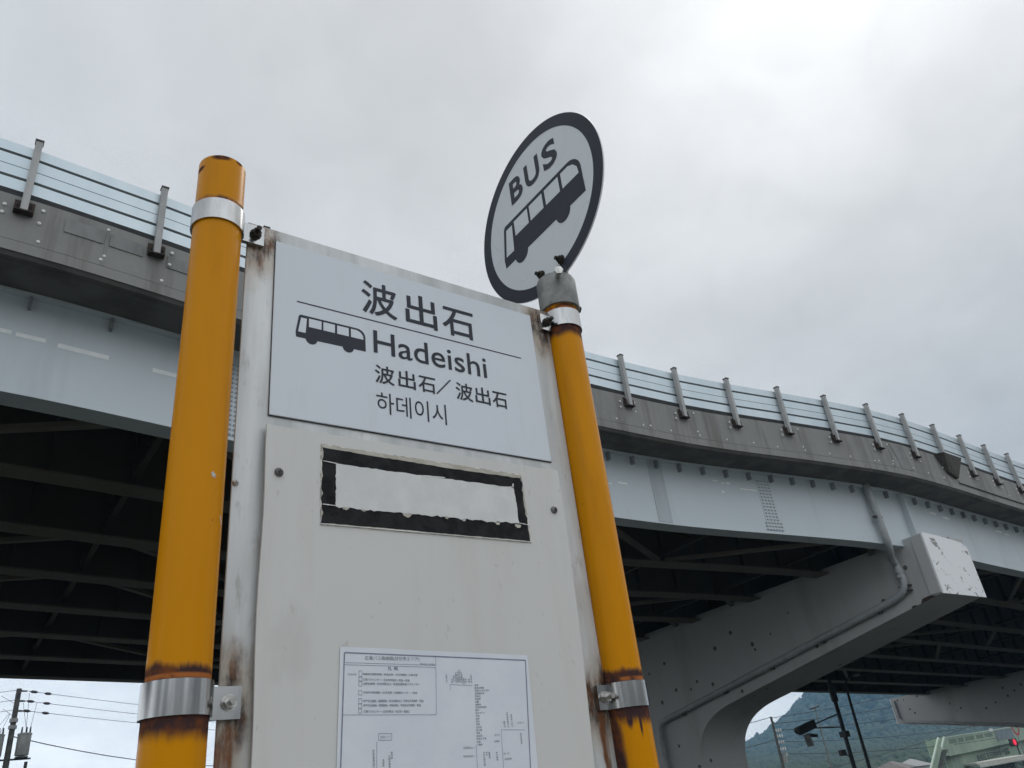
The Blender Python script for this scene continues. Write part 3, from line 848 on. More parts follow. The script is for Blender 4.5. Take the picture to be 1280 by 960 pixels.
# rivet on the bare strip
def screw(su, zu, w, parent, rr=0.005, m=None, name='screw', h=0.003):
    P = U(su, zu, w); n = 16
    b = MB()
    b.loft([[(P[0] + q*cos(2*pi*k/n), P[1] - d, P[2] + q*sin(2*pi*k/n)) for k in range(n)] for q, d in ((rr, 0), (rr, h*0.4), (rr*0.8, h*0.8), (rr*0.45, h))])
    b.box(P[0]-rr*0.55, P[0]+rr*0.55, P[1]-h-0.0004, P[1]-h+0.0003, P[2]-rr*0.09, P[2]+rr*0.09, 1)
    b.box(P[0]-rr*0.09, P[0]+rr*0.09, P[1]-h-0.0008, P[1]-h+0.0001, P[2]-rr*0.55, P[2]+rr*0.55, 1)
    return b.build(name, [m or M['bolt'], M['bolt_dark']], parent, 40)
screw(0.291, 0.4115, -0.003, plate, 0.0035, M['bolt'], 'rivet')

# name plate
def upoly(b, pts, w0, w1, mi=0):
    n = len(pts)
    v = [U(p[0], p[1], w1) for p in pts] + [U(p[0], p[1], w0) for p in pts]
    b.add(v, [tuple(range(n)), tuple(range(n, 2*n))[::-1]] + [(i, (i+1) % n, n+(i+1) % n, n+i) for i in range(n)], mi)
b = MB(); upoly(b, [(0.3325, 0.842), (0.8545, 0.842), (0.8560, 0.5225), (0.3325, 0.5225)], -0.0028, 0.0002)
npl = b.build('name_plate', M['sheet'], bs, bevel=0.0006)
npl['label'] = 'pale grey plate with the stop name in kanji, Latin letters and hangul'
# thin dark edge around the plate
b = MB()
for p, q in (((0.3325, 0.8425), (0.8548, 0.8425)), ((0.8552, 0.8425), (0.8567, 0.5218)), ((0.8565, 0.5220), (0.3322, 0.5220)), ((0.3322, 0.5222), (0.3322, 0.8423))):
    b.bar(U(*p, -0.0018), U(*q, -0.0018), 0.0008, 0.0012)
b.build('edge_line', M['dark_metal'], npl)
def utext(b, body, box, w, bold=0.0, mi=0, shear=0.0):
    vs_, fs = text_geo(body, (box[0]+bold, box[1]-bold, box[2]+bold, box[3]-bold), 0.0, shear)
    sh = [(0, 0)] + ([(bold*q, bold*r_) for q, r_ in ((1, 0), (-1, 0), (0, 1), (0, -1), (.7, .7), (-.7, .7), (.7, -.7), (-.7, -.7))] if bold else [])
    for i, (ax, az_) in enumerate(sh):      # strokes thickened by stacked, slightly shifted layers of ink
        b.add([U(a+ax, c_+az_, w + i*0.00003) for a, c_ in vs_], fs, mi)
b = MB(); TW = 0.0006
utext(b, '波', (0.4835, 0.5512, 0.7445, 0.8135), TW, 0.0009)
utext(b, '出', (0.5680, 0.6325, 0.7450, 0.8120), TW, 0.0009)
utext(b, '石', (0.6440, 0.7125, 0.7440, 0.8050), TW, 0.0009)
utext(b, 'Hadeishi', (0.5035, 0.7315, 0.6690, 0.7135), TW, 0.0003)
utext(b, '波', (0.5045, 0.5400, 0.6125, 0.6470), TW, 0.0004)
utext(b, '出', (0.5470, 0.5800, 0.6130, 0.6465), TW, 0.0004)
utext(b, '石', (0.5855, 0.6190, 0.6130, 0.6440), TW, 0.0004)
utext(b, '波', (0.6600, 0.6955, 0.6125, 0.6475), TW, 0.0004)
utext(b, '出', (0.7005, 0.7325, 0.6130, 0.6470), TW, 0.0004)
utext(b, '石', (0.7375, 0.7700, 0.6130, 0.6450), TW, 0.0004)
utext(b, '하데이시', (0.5055, 0.6365, 0.5575, 0.5960), TW, 0.0)
upoly(b, [(0.6190, 0.6150), (0.6225, 0.6150), (0.6520, 0.6480), (0.6485, 0.6480)], 0.0001, TW)
b.build('lettering', M['ink'], npl)
b = MB(); upoly(b, [(0.3700, 0.7333), (0.8163, 0.7333), (0.8163, 0.7313), (0.3700, 0.7313)], 0.0001, TW); b.build('rule_line', M['ink'], npl)

ICON = [(.3698, .6656), (.3688, .6745), (.3735, .7055), (.3760, .7084), (.4738, .7084)] + [(.4738 + .0150*sin(a), .6934 + .0150*cos(a)) for a in (0.25, 0.5, 0.75, 1.0, 1.25, 1.5)] + [(.4889, .6670)]
WIN = [[(.3772, .7030), (.3867, .7030), (.3850, .6757), (.3727, .6757)], [(.3903, .7045), (.4115, .7045), (.4115, .6886), (.3903, .6886)],
       [(.4148, .7045), (.4345, .7045), (.4345, .6886), (.4148, .6886)], [(.4385, .7045), (.4588, .7045), (.4588, .6886), (.4385, .6886)],
       [(.4628, .7045), (.4735, .7045), (.4800, .7015), (.4843, .6960), (.4851, .6886), (.4628, .6886)]]
WHEEL = [(.3952, .6672), (.4578, .6676)]
def bus_icon(poly_fn, b):
    poly_fn(b, ICON, 0.0001, TW, 0)
    for c_ in WHEEL: poly_fn(b, circle(c_[0], c_[1], 0.0098, 24), 0.00012, TW+0.00005, 0)
    for w_ in WIN: poly_fn(b, w_, 0.0001, TW+0.0002, 1)
b = MB(); bus_icon(upoly, b); b.build('bus_pictogram', [M['ink'], M['sheet']], npl)

# off-white cover board, slightly warped, with the torn label window
nz_, nx_ = 40, 40
def board_pt(u, v):      # u 0..1 across, v 0..1 down
    z = 0.5030 - v*1.35
    warp = 0.0035*sin(v*9.0+0.6) + 0.004*sin(v*23)*0.3
    l = 0.3260 + (0.0022*math.exp(-((z-0.503)/0.03)**2)) + 0.0012*sin(z*20)
    rr = 0.8598 - 0.0012*sin((0.5-z)*9) - 0.062*min(0.35, max(0.0, 0.215-z))
    s_ = l + (rr-l)*u
    edge = max(0.0, (abs(u-0.5)*2 - 0.90)/0.10)**2
    return s_, z, 0.0042 + edge*max(0, warp)
b = MB()
fr = [[U(*board_pt(i/nx_, j/nz_)[:2], board_pt(i/nx_, j/nz_)[2]) for i in range(nx_+1)] for j in range(nz_+1)]
b.loft(fr, closed=False)
bk = [[U(*board_pt(i/nx_, j/nz_)[:2], board_pt(i/nx_, j/nz_)[2]-0.003) for i in range(nx_+1)] for j in range(nz_+1)]
b.loft(bk, closed=False)
rim = lambda L: L[0] + [r_[-1] for r_ in L[1:]] + L[-1][::-1][1:] + [r_[0] for r_ in L[1:-1]][::-1]
b.loft([rim(fr), rim(bk)], caps=False)
board = b.build('cover_board', M['board'], bs, 35)
board['label'] = 'off-white board screwed below the name plate, with a torn label'
screw(0.3474, 0.4308, 0.0043, board, 0.0052, M['screw'], h=0.0045); screw(0.8396, 0.4255, 0.0043, board, 0.0052, M['screw'], h=0.0045)

rt = random.Random(5)
def ragged(p, q, n, amp):
    r_ = []
    for i in range(n):
        t = i/n
        r_.append((p[0]+(q[0]-p[0])*t + rt.uniform(-amp, amp), p[1]+(q[1]-p[1])*t + rt.uniform(-amp, amp)))
    return r_
def ragged_quad(c, n, amps): return sum((ragged(c[i], c[(i+1) % 4], n[i], amps[i]) for i in range(4)), [])
B0 = 0.0044
def bpoly(b, pts, w0, w1, mi=0):
    v = [U(p[0], p[1], w1) for p in pts]; v0 = [U(p[0], p[1], w0) for p in pts]; n = len(pts)
    b.add(v + v0, [tuple(range(n))] + [(i, (i+1) % n, n+(i+1) % n, n+i) for i in range(n)], mi)
b = MB(); bpoly(b, ragged_quad([(0.4095, 0.4850), (0.7790, 0.4838), (0.7815, 0.3620), (0.4090, 0.3600)], (40, 14, 40, 14), (.0007, .0006, .0008, .0007)), B0-0.003, B0+0.0004)
o_ = b.build('torn_margin', M['torn_edge'], board)
b = MB(); bpoly(b, ragged_quad([(0.4112, 0.4840), (0.7768, 0.4826), (0.7792, 0.3635), (0.4108, 0.3614)], (44, 14, 44, 14), (.0006, .0006, .0006, .0006)), B0, B0+0.0007)
b.build('paper_backing', M['backing'], board)
def top_edge(t): return 0.4795 - 0.0030*sin(t*pi) - 0.0035*max(0, t-0.45)*1.4
tp = [(0.4118 + 0.3640*i/50, top_edge(i/50) + rt.uniform(-.0006, .0006)) for i in range(51)]
rp = ragged((0.7752, 0.4740), (0.7778, 0.3650), 16, .0020)
bp_ = []
for i in range(60):
    t = i/60; x = 0.7778 - (0.7778-0.4118)*t
    bp_.append((x, 0.3650 - 0.0018*t + rt.uniform(-.0005, .0005)))
lp = ragged((0.4118, 0.3632), (0.4118, 0.4795), 16, .0018)
b = MB(); bpoly(b, tp + rp + bp_ + lp, B0, B0+0.0010); b.build('adhesive_patch', M['residue'], board)
# scalloped beige remains along the lower edge of the white label
for cx_, rr in ((0.4475, .0085), (0.4760, .0075), (0.5480, .0110), (0.6180, .0045), (0.6500, .0055), (0.7150, .0060), (0.7565, .0085)):
    rr *= 0.72; pts = [(p[0], 0.3905 + (p[1]-0.3905)*0.8) for p in circle(cx_, 0.3905, rr, 12, pi, 2*pi)]; b = MB()
    bpoly(b, [(p[0], 0.3915 if i in (0, 12) else p[1] + rt.uniform(-.0006, .0006)) for i, p in enumerate(pts)], B0, B0+0.0013)
    b.build('glue_scallop', M['backing'], board)
tw = [(0.4325 + 0.3240*i/50, 0.4555 + 0.0012*i/50 + rt.uniform(-.0008, .0008)) for i in range(51)]
rw = ragged((0.7566, 0.4562), (0.7590, 0.3925), 14, .0010)
bw = [(0.7590 - 0.3265*i/60, 0.3925 - 0.0040*i/60 + 0.0012*sin(i*1.7)*sin(i*0.37) + rt.uniform(-.0014, .0014)) for i in range(60)]
lw = ragged((0.4325, 0.3885), (0.4325, 0.4555), 14, .0009)
b = MB(); bpoly(b, tw + rw + bw + lw, B0, B0+0.0016); b.build('white_label', M['label_white'], board)
b = MB()
for p, q, wd in (((0.4118, 0.4575), (0.4345, 0.4560), .0012), ((0.4118, 0.3905), (0.4345, 0.3900), .0014), ((0.7565, 0.3945), (0.7785, 0.3925), .0014), ((0.4095, 0.3612), (0.7805, 0.3632), .0011), ((0.7545, 0.4570), (0.7560, 0.4640), .0035),
                 ((0.7765, 0.4835), (0.7790, 0.4100), .0010), ((0.7450, 0.4560), (0.7560, 0.4585), .0030), ((0.5800, 0.4560), (0.6200, 0.4575), .0018)):
    n = 10; up_ = []; dn_ = []
    for i in range(n+1):
        t = i/n; x = p[0]+(q[0]-p[0])*t; z = p[1]+(q[1]-p[1])*t; k = wd*rt.uniform(.4, 1.0)
        dxx, dzz = (q[1]-p[1]), -(q[0]-p[0]); L = math.hypot(dxx, dzz)
        up_.append((x+dxx/L*k/2, z+dzz/L*k/2)); dn_.append((x-dxx/L*k/2, z-dzz/L*k/2))
    bpoly(b, up_ + dn_[::-1], B0, B0+0.0020)
b.build('paper_shreds', M['cap_white'], board)

# clamps: ring round the pole with a flat tab bolted to the plate
def clamp(pc, zu, side, zt0, label):
    c, r = pc; cx_ = c*S; z = zl(zu); h = 0.0155; n = 48; t = 0.0022
    b = MB()
    ro, ri = r + t + 0.0006, r + 0.0006
    rings = []
    for q, zz in ((ri, z-h), (ro, z-h), (ro, z+h), (ri, z+h)):
        rings.append([(cx_ + q*cos(2*pi*k/n), SY + q*sin(2*pi*k/n), zz) for k in range(n)])
    rings.append(rings[0])
    b.loft(rings, caps=False)
    zt1 = zl(zt0)
    ht = 0.0148
    xa_ = cx_ + side*(r + 0.0005); xb_ = (0.3108 if side > 0 else 0.8768)*S
    lo_, hi_ = min(xa_, xb_), max(xa_, xb_)
    b.box(lo_, hi_, SY-0.0045, SY+0.0016, zt1-ht, zt1+ht)
    o = b.build('clamp', M['steel'], bs, 40)
    o['label'] = label
    bxm = xb_ - side*0.0115
    bb = MB()
    bb.tube([(bxm, SY-0.0046, zt1), (bxm, SY-0.0062, zt1)], 0.0075, 20)
    bb.tube([(bxm, SY-0.0063, zt1), (bxm, SY-0.0115, zt1)], 0.0062, 6)
    bb.tube([(bxm, SY-0.0116, zt1), (bxm, SY-0.020, zt1)], 0.0034, 12)
    bo = bb.build('bolt', M['bolt'] if zu < 0.5 else M['bolt_dark'], o, 30)
    return o
clamp(PL, ZT, 1, 0.838, 'upper bright clamp on the left pole')
clamp(PL, ZL, 1, 0.130, 'lower clamp on the left pole, rust above and below')
clamp(PR, ZT, -1, 0.832, 'upper clamp on the right pole below the sleeve')
clamp(PR, ZR, -1, 0.116, 'lower clamp on the right pole, with rust streaks')

# sleeve on the right pole, bracket and round disc
cx_, r = PR[0]*S, PR[1]
n = 48
rings = []
for q, zz in ((r+0.0012, zl(0.874)), (r+0.0052, zl(0.874)), (r+0.0056, zl(0.876)), (r+0.0056, zl(0.944)), (r+0.0035, zl(0.951)), (r*0.5, zl(0.953))):
    rings.append([(cx_ + q*cos(2*pi*k/n), SY + q*sin(2*pi*k/n), zz) for k in range(n)])
sl_ = MB().loft(rings).build('pole_sleeve', M['galv'], bs, 35)
for ang, zz, m_, ln in ((-2.15, 0.938, M['bolt'], 0.017), (0.05, 0.898, M['bolt_dark'], 0.012)):
    d = Vector((cos(ang), sin(ang), 0)); P = Vector((cx_, SY, zl(zz)))
    bb = MB(); bb.tube([P + d*(r+0.004), P + d*(r+0.004+ln)], 0.0042, 12); bb.tube([P + d*(r+0.006+ln), P + d*(r+ln)], 0.0078, 6)
    bb.build('set_screw', m_, sl_, 30)
# upright bracket plate behind the disc
br = MB()
prof = [(-0.034, 0.945), (0.036, 0.945), (0.040, 0.985), (0.062, 1.010), (0.062, 1.030), (0.050, 1.040), (-0.060, 1.040), (-0.068, 1.030), (-0.066, 1.012), (-0.040, 0.985)]
br.extr(prof, lambda u, z, w: (cx_+w, SY - u*S, zl(z)), 0.002, 0.006)
brk = br.build('disc_bracket', M['galv'], bs, bevel=0.0006)
DX = cx_ + 0.0012          # front of disc is DX-0.003
DC = (-0.014, 1.1675)
DR = 0.2235
def DU(u, z, w=0.0): return (cx_ - 0.0022 - w, SY - u*S, zl(z))
def dpoly(b, pts, w0, w1, mi=0):
    n_ = len(pts)
    v = [DU(p[0], p[1], w1) for p in pts] + [DU(p[0], p[1], w0) for p in pts]
    b.add(v, [tuple(range(n_)), tuple(range(n_, 2*n_))[::-1]] + [(i, (i+1) % n_, n_+(i+1) % n_, n_+i) for i in range(n_)], mi)
b = MB(); dpoly(b, circle(DC[0], DC[1], DR, 96), -0.003, 0.0)
disc = b.build('round_sign', [M['sheet_white']], bs, 30, bevel=0.0005)
disc['label'] = 'round disc with a dark ring, the word BUS and a bus pictogram'
b = MB()
nn = 96
ringo = [[DU(DC[0] + q*cos(2*pi*k/nn), DC[1] + q*sin(2*pi*k/nn), w) for k in range(nn)] for q, w in ((DR-0.0004, 0.0001), (DR-0.0006, 0.0005), (0.1930, 0.0005), (0.1928, 0.0001))]
b.loft(ringo, caps=False); b.build('border_ring', M['ink'], disc)
b = MB()
for ch, bx_ in (('B', (-0.1030, -0.0545, 1.2440, 1.3150)), ('U', (-0.0420, 0.0135, 1.2425, 1.3140)), ('S', (0.0270, 0.0790, 1.2395, 1.3135))):
    vs_, fs = text_geo(ch, bx_, 0.028)
    b.add([DU(a, c__, 0.0006) for a, c__ in vs_], fs)
b.build('lettering', M['ink'], disc)
def dmap(p): return (-0.1580 + (p[0]-0.3688)*(0.3000/0.1201), 1.0930 + (p[1]-0.6660)*(0.1130/0.0424))
def dicon(b, pts, w0, w1, mi): dpoly(b, [dmap(p) for p in pts], w0, w1, mi)
b = MB(); bus_icon(dicon, b); b.build('bus_pictogram', [M['ink'], M['sheet_white']], disc)
for u, z in ((-0.036, 0.993), (0.033, 0.988)):
    P = Vector(DU(u, z))
    bb = MB()
    bb.tube([P, P + Vector((-0.002, 0, 0))], 0.0085, 20); bb.tube([P + Vector((-0.0021, 0, 0)), P + Vector((-0.007, 0, 0))], 0.0066, 6)
    bb.tube([P + Vector((-0.0081, 0, 0)), P + Vector((-0.014, 0, 0))], 0.0036, 12)
    bb.build('bolt', M['bolt_dark'], disc, 30)

# printed timetable sheet stuck to the board
tt = MB()
PW = B0 + 0.0006
pap = [(0.4381, 0.1945), (0.7451, 0.1815), (0.7330, -0.28), (0.4190, -0.27)]
v = []
for pts, w in ((pap, PW+0.0003), (pap, PW)):
    v.append([U(p[0], p[1], w) for p in pts])
tt.add(v[0]+v[1], [(0,1,2,3), (7,6,5,4), (0,1,5,4), (1,2,6,5), (2,3,7,6), (3,0,4,7)])
sheet = tt.build('timetable_sheet', M['paper'])
tag(sheet, 'white printed route map sheet stuck on the off-white board', 'timetable')
PI_ = PW + 0.0006
def seg(b, p, q, wd):
    dx_, dz_ = q[0]-p[0], q[1]-p[1]; L = math.hypot(dx_, dz_)
    nx, nz = -dz_/L*wd/2, dx_/L*wd/2
    b.add([U(p[0]+nx, p[1]+nz, PI_), U(q[0]+nx, q[1]+nz, PI_), U(q[0]-nx, q[1]-nz, PI_), U(p[0]-nx, p[1]-nz, PI_)], [(0,1,2,3)])
b = MB()
for p, q in (((0.4439, 0.1865), (0.7401, 0.1740)), ((0.7400, 0.1738), (0.7275, 0.0271)), ((0.7275, 0.0271), (0.722, -0.2)), ((0.4437, 0.1863), (0.4373, 0.0496)), ((0.4373, 0.0496), (0.426, -0.2))): seg(b, p, q, 0.0016)
b.build('frame_line', M['print_blue'], sheet)
b = MB()
for p, q in (((0.4445, 0.1738), (0.5822, 0.1686)), ((0.5822, 0.1803), (0.5822, 0.1686)), ((0.4438, 0.1712), (0.5818, 0.1658)), ((0.5818, 0.1658), (0.5780, 0.1039)), ((0.5780, 0.1039), (0.4412, 0.1098)),
             ((0.4902, 0.0852), (0.5091, 0.0841)), ((0.5091, 0.0841), (0.5088, 0.0762)), ((0.5088, 0.0762), (0.4898, 0.0773)),
             ((0.4898, 0.0773), (0.4902, 0.0852)), ((0.4872, 0.0753), (0.4855, 0.02))):
    seg(b, p, q, 0.0005)
for z0, z1 in ((0.1631, 0.1560), (0.1552, 0.1505), (0.1500, 0.1440), (0.1385, 0.1330), (0.1285, 0.1225), (0.1220, 0.1170), (0.1160, 0.1110)):
    k = (0.163-z0)*0.03
    for p, q in (((0.4640-k, z0), (0.4685-k, z0-.0002)), ((0.4685-k, z0-.0002), (0.4683-k, z1-.0002)), ((0.4683-k, z1-.0002), (0.4638-k, z1)), ((0.4638-k, z1), (0.4640-k, z0))): seg(b, p, q, 0.0005)
b.build('legend_boxes', M['print_blue'], sheet)
for path in (((0.6027, 0.1350), (0.6029, 0.1423), (0.6405, 0.1403)), ((0.7254, 0.0768), (0.6829, 0.0792), (0.6785, -0.02)), ((0.6383, 0.0623), (0.6355, -0.05))):
    b = MB()
    for p, q in zip(path[:-1], path[1:]): seg(b, p, q, 0.0005)
    b.build('route_line', M['print_blue'], sheet)
b = MB()
def stext(body, a0, a1, z0, z1, drop=0.0, off=0.0):
    vs_, fs = text_geo(body, (0, 1, 0, 1), off)
    if vs_: b.add([U(a0 + x*(a1-a0), z0 + y*(z1-z0) + drop*x, PI_+0.0001) for x, y in vs_], fs)
stext('広電バス路線図(廿日市エリア)', 0.4730, 0.5556, 0.1762, 0.1822, -0.0022)
stext('凡  例', 0.5062, 0.5212, 0.1628, 0.1680, -0.0006, 0.02)
stext('令和元年七月現在', 0.5560, 0.5808, 0.1698, 0.1720, -0.0010)
stext('廿日市方面', 0.4480, 0.4600, 0.1578, 0.1604, -0.0005)
rows_ = [('地御前方面宮島線－阿品台東－廿日市駅前－広島方面', 0.5517, 0.1592), ('広島バスセンター－廿日市市役所－阿品－宮島', 0.5390, 0.1522), ('山陽女学園－廿日市駅北口－佐伯区役所前バスセンター', 0.5547, 0.1469),
         ('廿日市市民病院－廿日市駅－地御前センター－阿品', 0.5497, 0.1362), ('四季が丘団地－宮園団地－廿日市駅北口－平良廿日市高校・阿品', 0.5587, 0.1254), ('四季が丘団地－宮園団地－市役所前－平良廿日市高校・阿品', 0.5545, 0.1200), ('広島バスセンター－五日市駅北－廿日市－宮島口', 0.5369, 0.1128)]
for body, x1_, zc in rows_: stext(body, 0.4696, x1_, zc-0.0016, zc+0.0016, -0.0030, 0.012)
stops = ['宮島', '宮島口桟橋', '宮島口もみじ本陣', '宮島競艇場', '阿品台', '阿品東', '地御', '地御前', '廿日市市役所', '串戸', 'ゆめタウン', '平良', '宮内', '佐方', '天神', '五日市', '楽々園', '海老', '波出石', '中央五丁目', '佐伯', '八幡東']
for i, s_ in enumerate(stops):
    zc = 0.1404 - i*0.00372; xx = 0.6440 - i*0.00022
    stext(s_, xx, xx + 0.0032*len(s_), zc-0.0013, zc+0.0013, 0, 0.01)
def vtext(body, x, ztop, hh=0.0030):
    for i, ch in enumerate(body):
        stext(ch, x-0.0014, x+0.0014, ztop-(i+1)*hh+0.0003, ztop-i*hh-0.0003, 0, 0.01)
for x, zt0, body in ((0.598, 0.1576, '八幡ケ丘'), (0.6066, 0.1500, '石内'), (0.6100, 0.1545, '美鈴が'), (0.6135, 0.1585, '五日市中央'), (0.6168, 0.1600, '河内工業団'), (0.6200, 0.1625, '利松八幡東口'), (0.6232, 0.1590, '三宅植物公'), (0.6264, 0.1510, '観音台'),
                      (0.6300, 0.1500, '藤の'), (0.6352, 0.1500, '倉重'), (0.6390, 0.1555, '千同坪井'), (0.6896, 0.0906, '隅の浜'), (0.6960, 0.1024, '造幣局前通りに'), (0.7030, 0.0995, '新宮苑入口六'), (0.7165, 0.0735, '美の里団地'),
                      (0.6500, 0.0531, '海老山南口前'), (0.6592, 0.0525, '皆賀中'), (0.6718, 0.0517, '鈴が峰東'), (0.6545, 0.0530, '楽々'), (0.4823, 0.0668, '阿品台西団地口'), (0.4958, 0.0549, '地御前'), (0.5044, 0.0586, '廿日市駅前'), (0.5081, 0.0628, '宮内串')):
    vtext(body, x, zt0)
stext('五日市駅北口 →', 0.6172, 0.6361, 0.0585, 0.0613, -0.001); stext('佐伯区役所前 →', 0.6162, 0.6350, 0.0480, 0.0508, -0.001)
stext('美の里入口', 0.7132, 0.7240, 0.0858, 0.0880, 0); stext('三筋一丁目', 0.6702, 0.6790, 0.0716, 0.0742, 0); stext('海老橋西', 0.6690, 0.6780, 0.0634, 0.0660, 0)
stext('皆賀一丁目', 0.6833, 0.6925, 0.0468, 0.0492, 0); stext('新宮苑', 0.6840, 0.6960, 0.0396, 0.0422, 0); stext('西広島バイパス', 0.4925, 0.5068, 0.0795, 0.0822, -0.0005)
b.build('printed_text', M['print'], sheet)

# ------------------------------------------------------------------ utility poles, wires, signals
def upole(x, y, ztop, r0, label, name='utility_pole', extra=None):
    t = thing(name, label, 'utility pole', (x, y, zg(x)), None)
    MB().tube([(x, y, zg(x)-0.1), (x, y, ztop)], r0, 14, radii=[r0*1.25, r0*0.85]).build('shaft', M['pole_dark'], t, 40)
    return t
A = (4.78, 60.0)
t = upole(A[0], A[1], 10.75, 0.17, 'grey concrete utility pole with two transformers beyond the viaduct')
for sx in (-1, 1):
    tr = MB(); c = (A[0] + sx*0.72, A[1]-0.1)
    zz = 6.85
    rg = [[(c[0] + q*cos(2*pi*k/16), c[1] + q*sin(2*pi*k/16), z) for k in range(16)] for q, z in ((.36, zz), (.38, zz+.05), (.38, zz+1.15), (.40, zz+1.16), (.40, zz+1.25), (.2, zz+1.3))]
    to = tr.loft(rg).build('transformer', M['grey_metal'], t, 30)
    ib = MB()
    for q in (-.2, .05, .25): ib.tube([(c[0]+q, c[1]-.1, zz+1.27), (c[0]+q, c[1]-.1, zz+1.62)], 0.05, 8, radii=[.06, .035])
    ib.build('bushing', M['dark_metal'], to, 30)
    MB().box(c[0]-.33, c[0]+.33, c[1]-.33, c[1]+.33, zz-.14, zz-.06).build('shelf', M['dark_metal'], to)
MB().box(A[0]-1.3, A[0]+1.25, A[1]-.06, A[1]+.06, 6.62, 6.72).build('crossarm', M['dark_metal'], t)
MB().box(A[0]+.95, A[0]+1.12, A[1]-.1, A[1]+.1, 5.9, 6.5).build('cutout', M['dark_metal'], t)
for z in (10.6, 10.0, 9.42):
    MB().box(A[0]-0.10, A[0]+.45, A[1]-.05, A[1]+.05, z-.04, z+.04).build('bracket_arm', M['dark_metal'], t)
for z0, z1 in ((9.0, 8.78), (8.6, 8.4)):
    MB().tube([(A[0], A[1], z0), (A[0], A[1], z1)], 0.235, 12).build('band', M['grey_metal'], t, 40)
# struts and jumper wires
b = MB()
for p, q in (((A[0]-.9, 60, 10.35), (A[0]-.15, 60, 9.9)), ((A[0]-.7, 60, 9.6), (A[0]-.15, 60, 9.2)), ((A[0]+.6, 60, 10.5), (A[0]+.75, 60, 8.2)), ((A[0]+.35, 60, 9.9), (A[0]+.8, 60, 8.2)), ((A[0]-.3, 60, 9.3), (A[0]-1.0, 60, 8.2)), ((A[0]-.25, 60, 9.3), (A[0]-.6, 60, 8.2)), ((A[0]+1.1, 60, 9.9), (A[0]+.95, 60, 8.1))):
    b.tube([p, q], 0.012, 5)
b.build('jumper_wires', M['wire'], t)
def wire(p, q, sag, label, r=0.02, n=14, group=None, ins=()):
    p, q = Vector(p), Vector(q)
    pts = [p.lerp(q, i/n) - Vector((0, 0, sag*4*(i/n)*(1-i/n))) for i in range(n+1)]
    b = MB().tube(pts, r, 6)
    for tt_ in ins:
        c = p.lerp(q, tt_) - Vector((0, 0, sag*4*tt_*(1-tt_)))
        d = (q-p).normalized()
        b.tube([c-d*.28, c-d*.12, c+d*.12, c+d*.28], .05, 8, radii=[.03, .085, .085, .03])
    return tag(b.build('power_line', M['wire']), label, 'cable', group)
E2 = [(12.87, 66, 10.55), (12.95, 66, 9.89), (13.01, 66, 9.28)]
names = ['topmost', 'middle', 'lowest']
for i, z in enumerate((10.68, 10.10, 9.52)):
    p = Vector((A[0], 60, z)); q = Vector(E2[i]); d = q-p
    wire(p, p + d*4, 0.25, '%s of the three parallel power lines right of the transformer pole' % names[i], 0.016, ins=(0.028-0.004*i, 0.055))
    wire(p, (A[0]-14, 52, z-1.6), 0.3, '%s of the three power lines left of the transformer pole' % names[i], 0.016)
wire((A[0], 60, 8.0), (A[0]+30, 84, 7.0), 1.25, 'sagging thick telephone cable right of the transformer pole', 0.03)

# right-hand gap below the viaduct
x = 42.45
t = thing('traffic_signal', 'dark signal pole seen from behind with its lamp housing on a long arm', 'traffic signal', (x, 28, zg(x)))
MB().tube([(x, 28, zg(x)), (x, 28, 4.6), (x, 28, 5.25)], .1, 12, radii=[.13, .105, .10]).build('shaft', M['dark_metal'], t, 40)
MB().tube([(x, 28, 4.05), (x, 28, 4.75)], .19, 12).build('junction_box', M['dark_metal'], t, 40)
a_ = MB(); a_.tube([(x, 28, 3.42), (x-2.6, 28.0, 2.98)], .035, 8); a_.tube([(x, 28, 2.72), (x-2.5, 28.0, 2.80)], .03, 8)
a_.build('arm', M['dark_metal'], t)
h_ = MB(); h_.bar((x-4.05, 28.0, 2.72), (x-2.5, 28.0, 3.02), .22, .42); hd = h_.build('lamp_housing', M['dark_metal'], t, bevel=.04)
v_ = MB()
for i in range(3):
    c = Vector((x-3.8 + .5*i, 28.12, 2.78 + .095*i)); v_.tube([c, c + Vector((0, .22, -.02))], .16, 12)
v_.build('visor', M['dark_metal'], hd, 40)
MB().bar((x-3.45, 28, 2.52), (x-3.25, 28.05, 1.95), .36, .05).build('back_board', M['grey_metal'], t)
MB().bar((x-3.4, 28, 2.5), (x-2.6, 28, 2.42), .2, .14).build('sensor', M['dark_metal'], t)
MB().box(x-.2, x+.2, 27.8, 28.2, 2.2, 2.5).build('control_box', M['dark_metal'], t)
p_ = MB(); p_.bar((x-.9, 28, 1.45), (x-.45, 28, 1.45), .22, .3); p_.build('pedestrian_lamp', M['strap'], t, bevel=.03)
MB().tube([(x, 28, 1.2), (x-.6, 28, 1.4)], .03, 8).build('short_arm', M['dark_metal'], t)
xl = 42.3
t = thing('street_lamp', 'slender dark street lamp with curved top beside the signal pole', 'street lamp', (xl, 27, zg(xl)))
MB().tube([(xl, 27, zg(xl)), (xl+.02, 27, 3.9), (xl+.05, 27, 4.5), (xl+.2, 27, 4.95), (xl+.6, 27, 5.2), (xl+1.1, 27, 5.28)], .07, 10, radii=[.11, .075, .06, .05, .045, .045]).build('shaft', M['dark_metal'], t, 40)
MB().bar((xl+1.0, 27, 5.27), (xl+1.65, 27, 5.30), .2, .1).build('lamp_head', M['grey_metal'], t, bevel=.03)
x3, y3 = 78.0, 60.0
t = upole(x3, y3, 5.75, 0.15, 'grey utility pole with white insulators under the hill')
iw = MB(); ri = random.Random(2)
for z in (4.2, 3.6, 3.0, 2.3, 1.7):
    iw.bar((x3-.1, y3, z), (x3+1.2, y3, z-.05), .08, .08)
iw.build('crossarm', M['grey_metal'], t)
iw = MB()
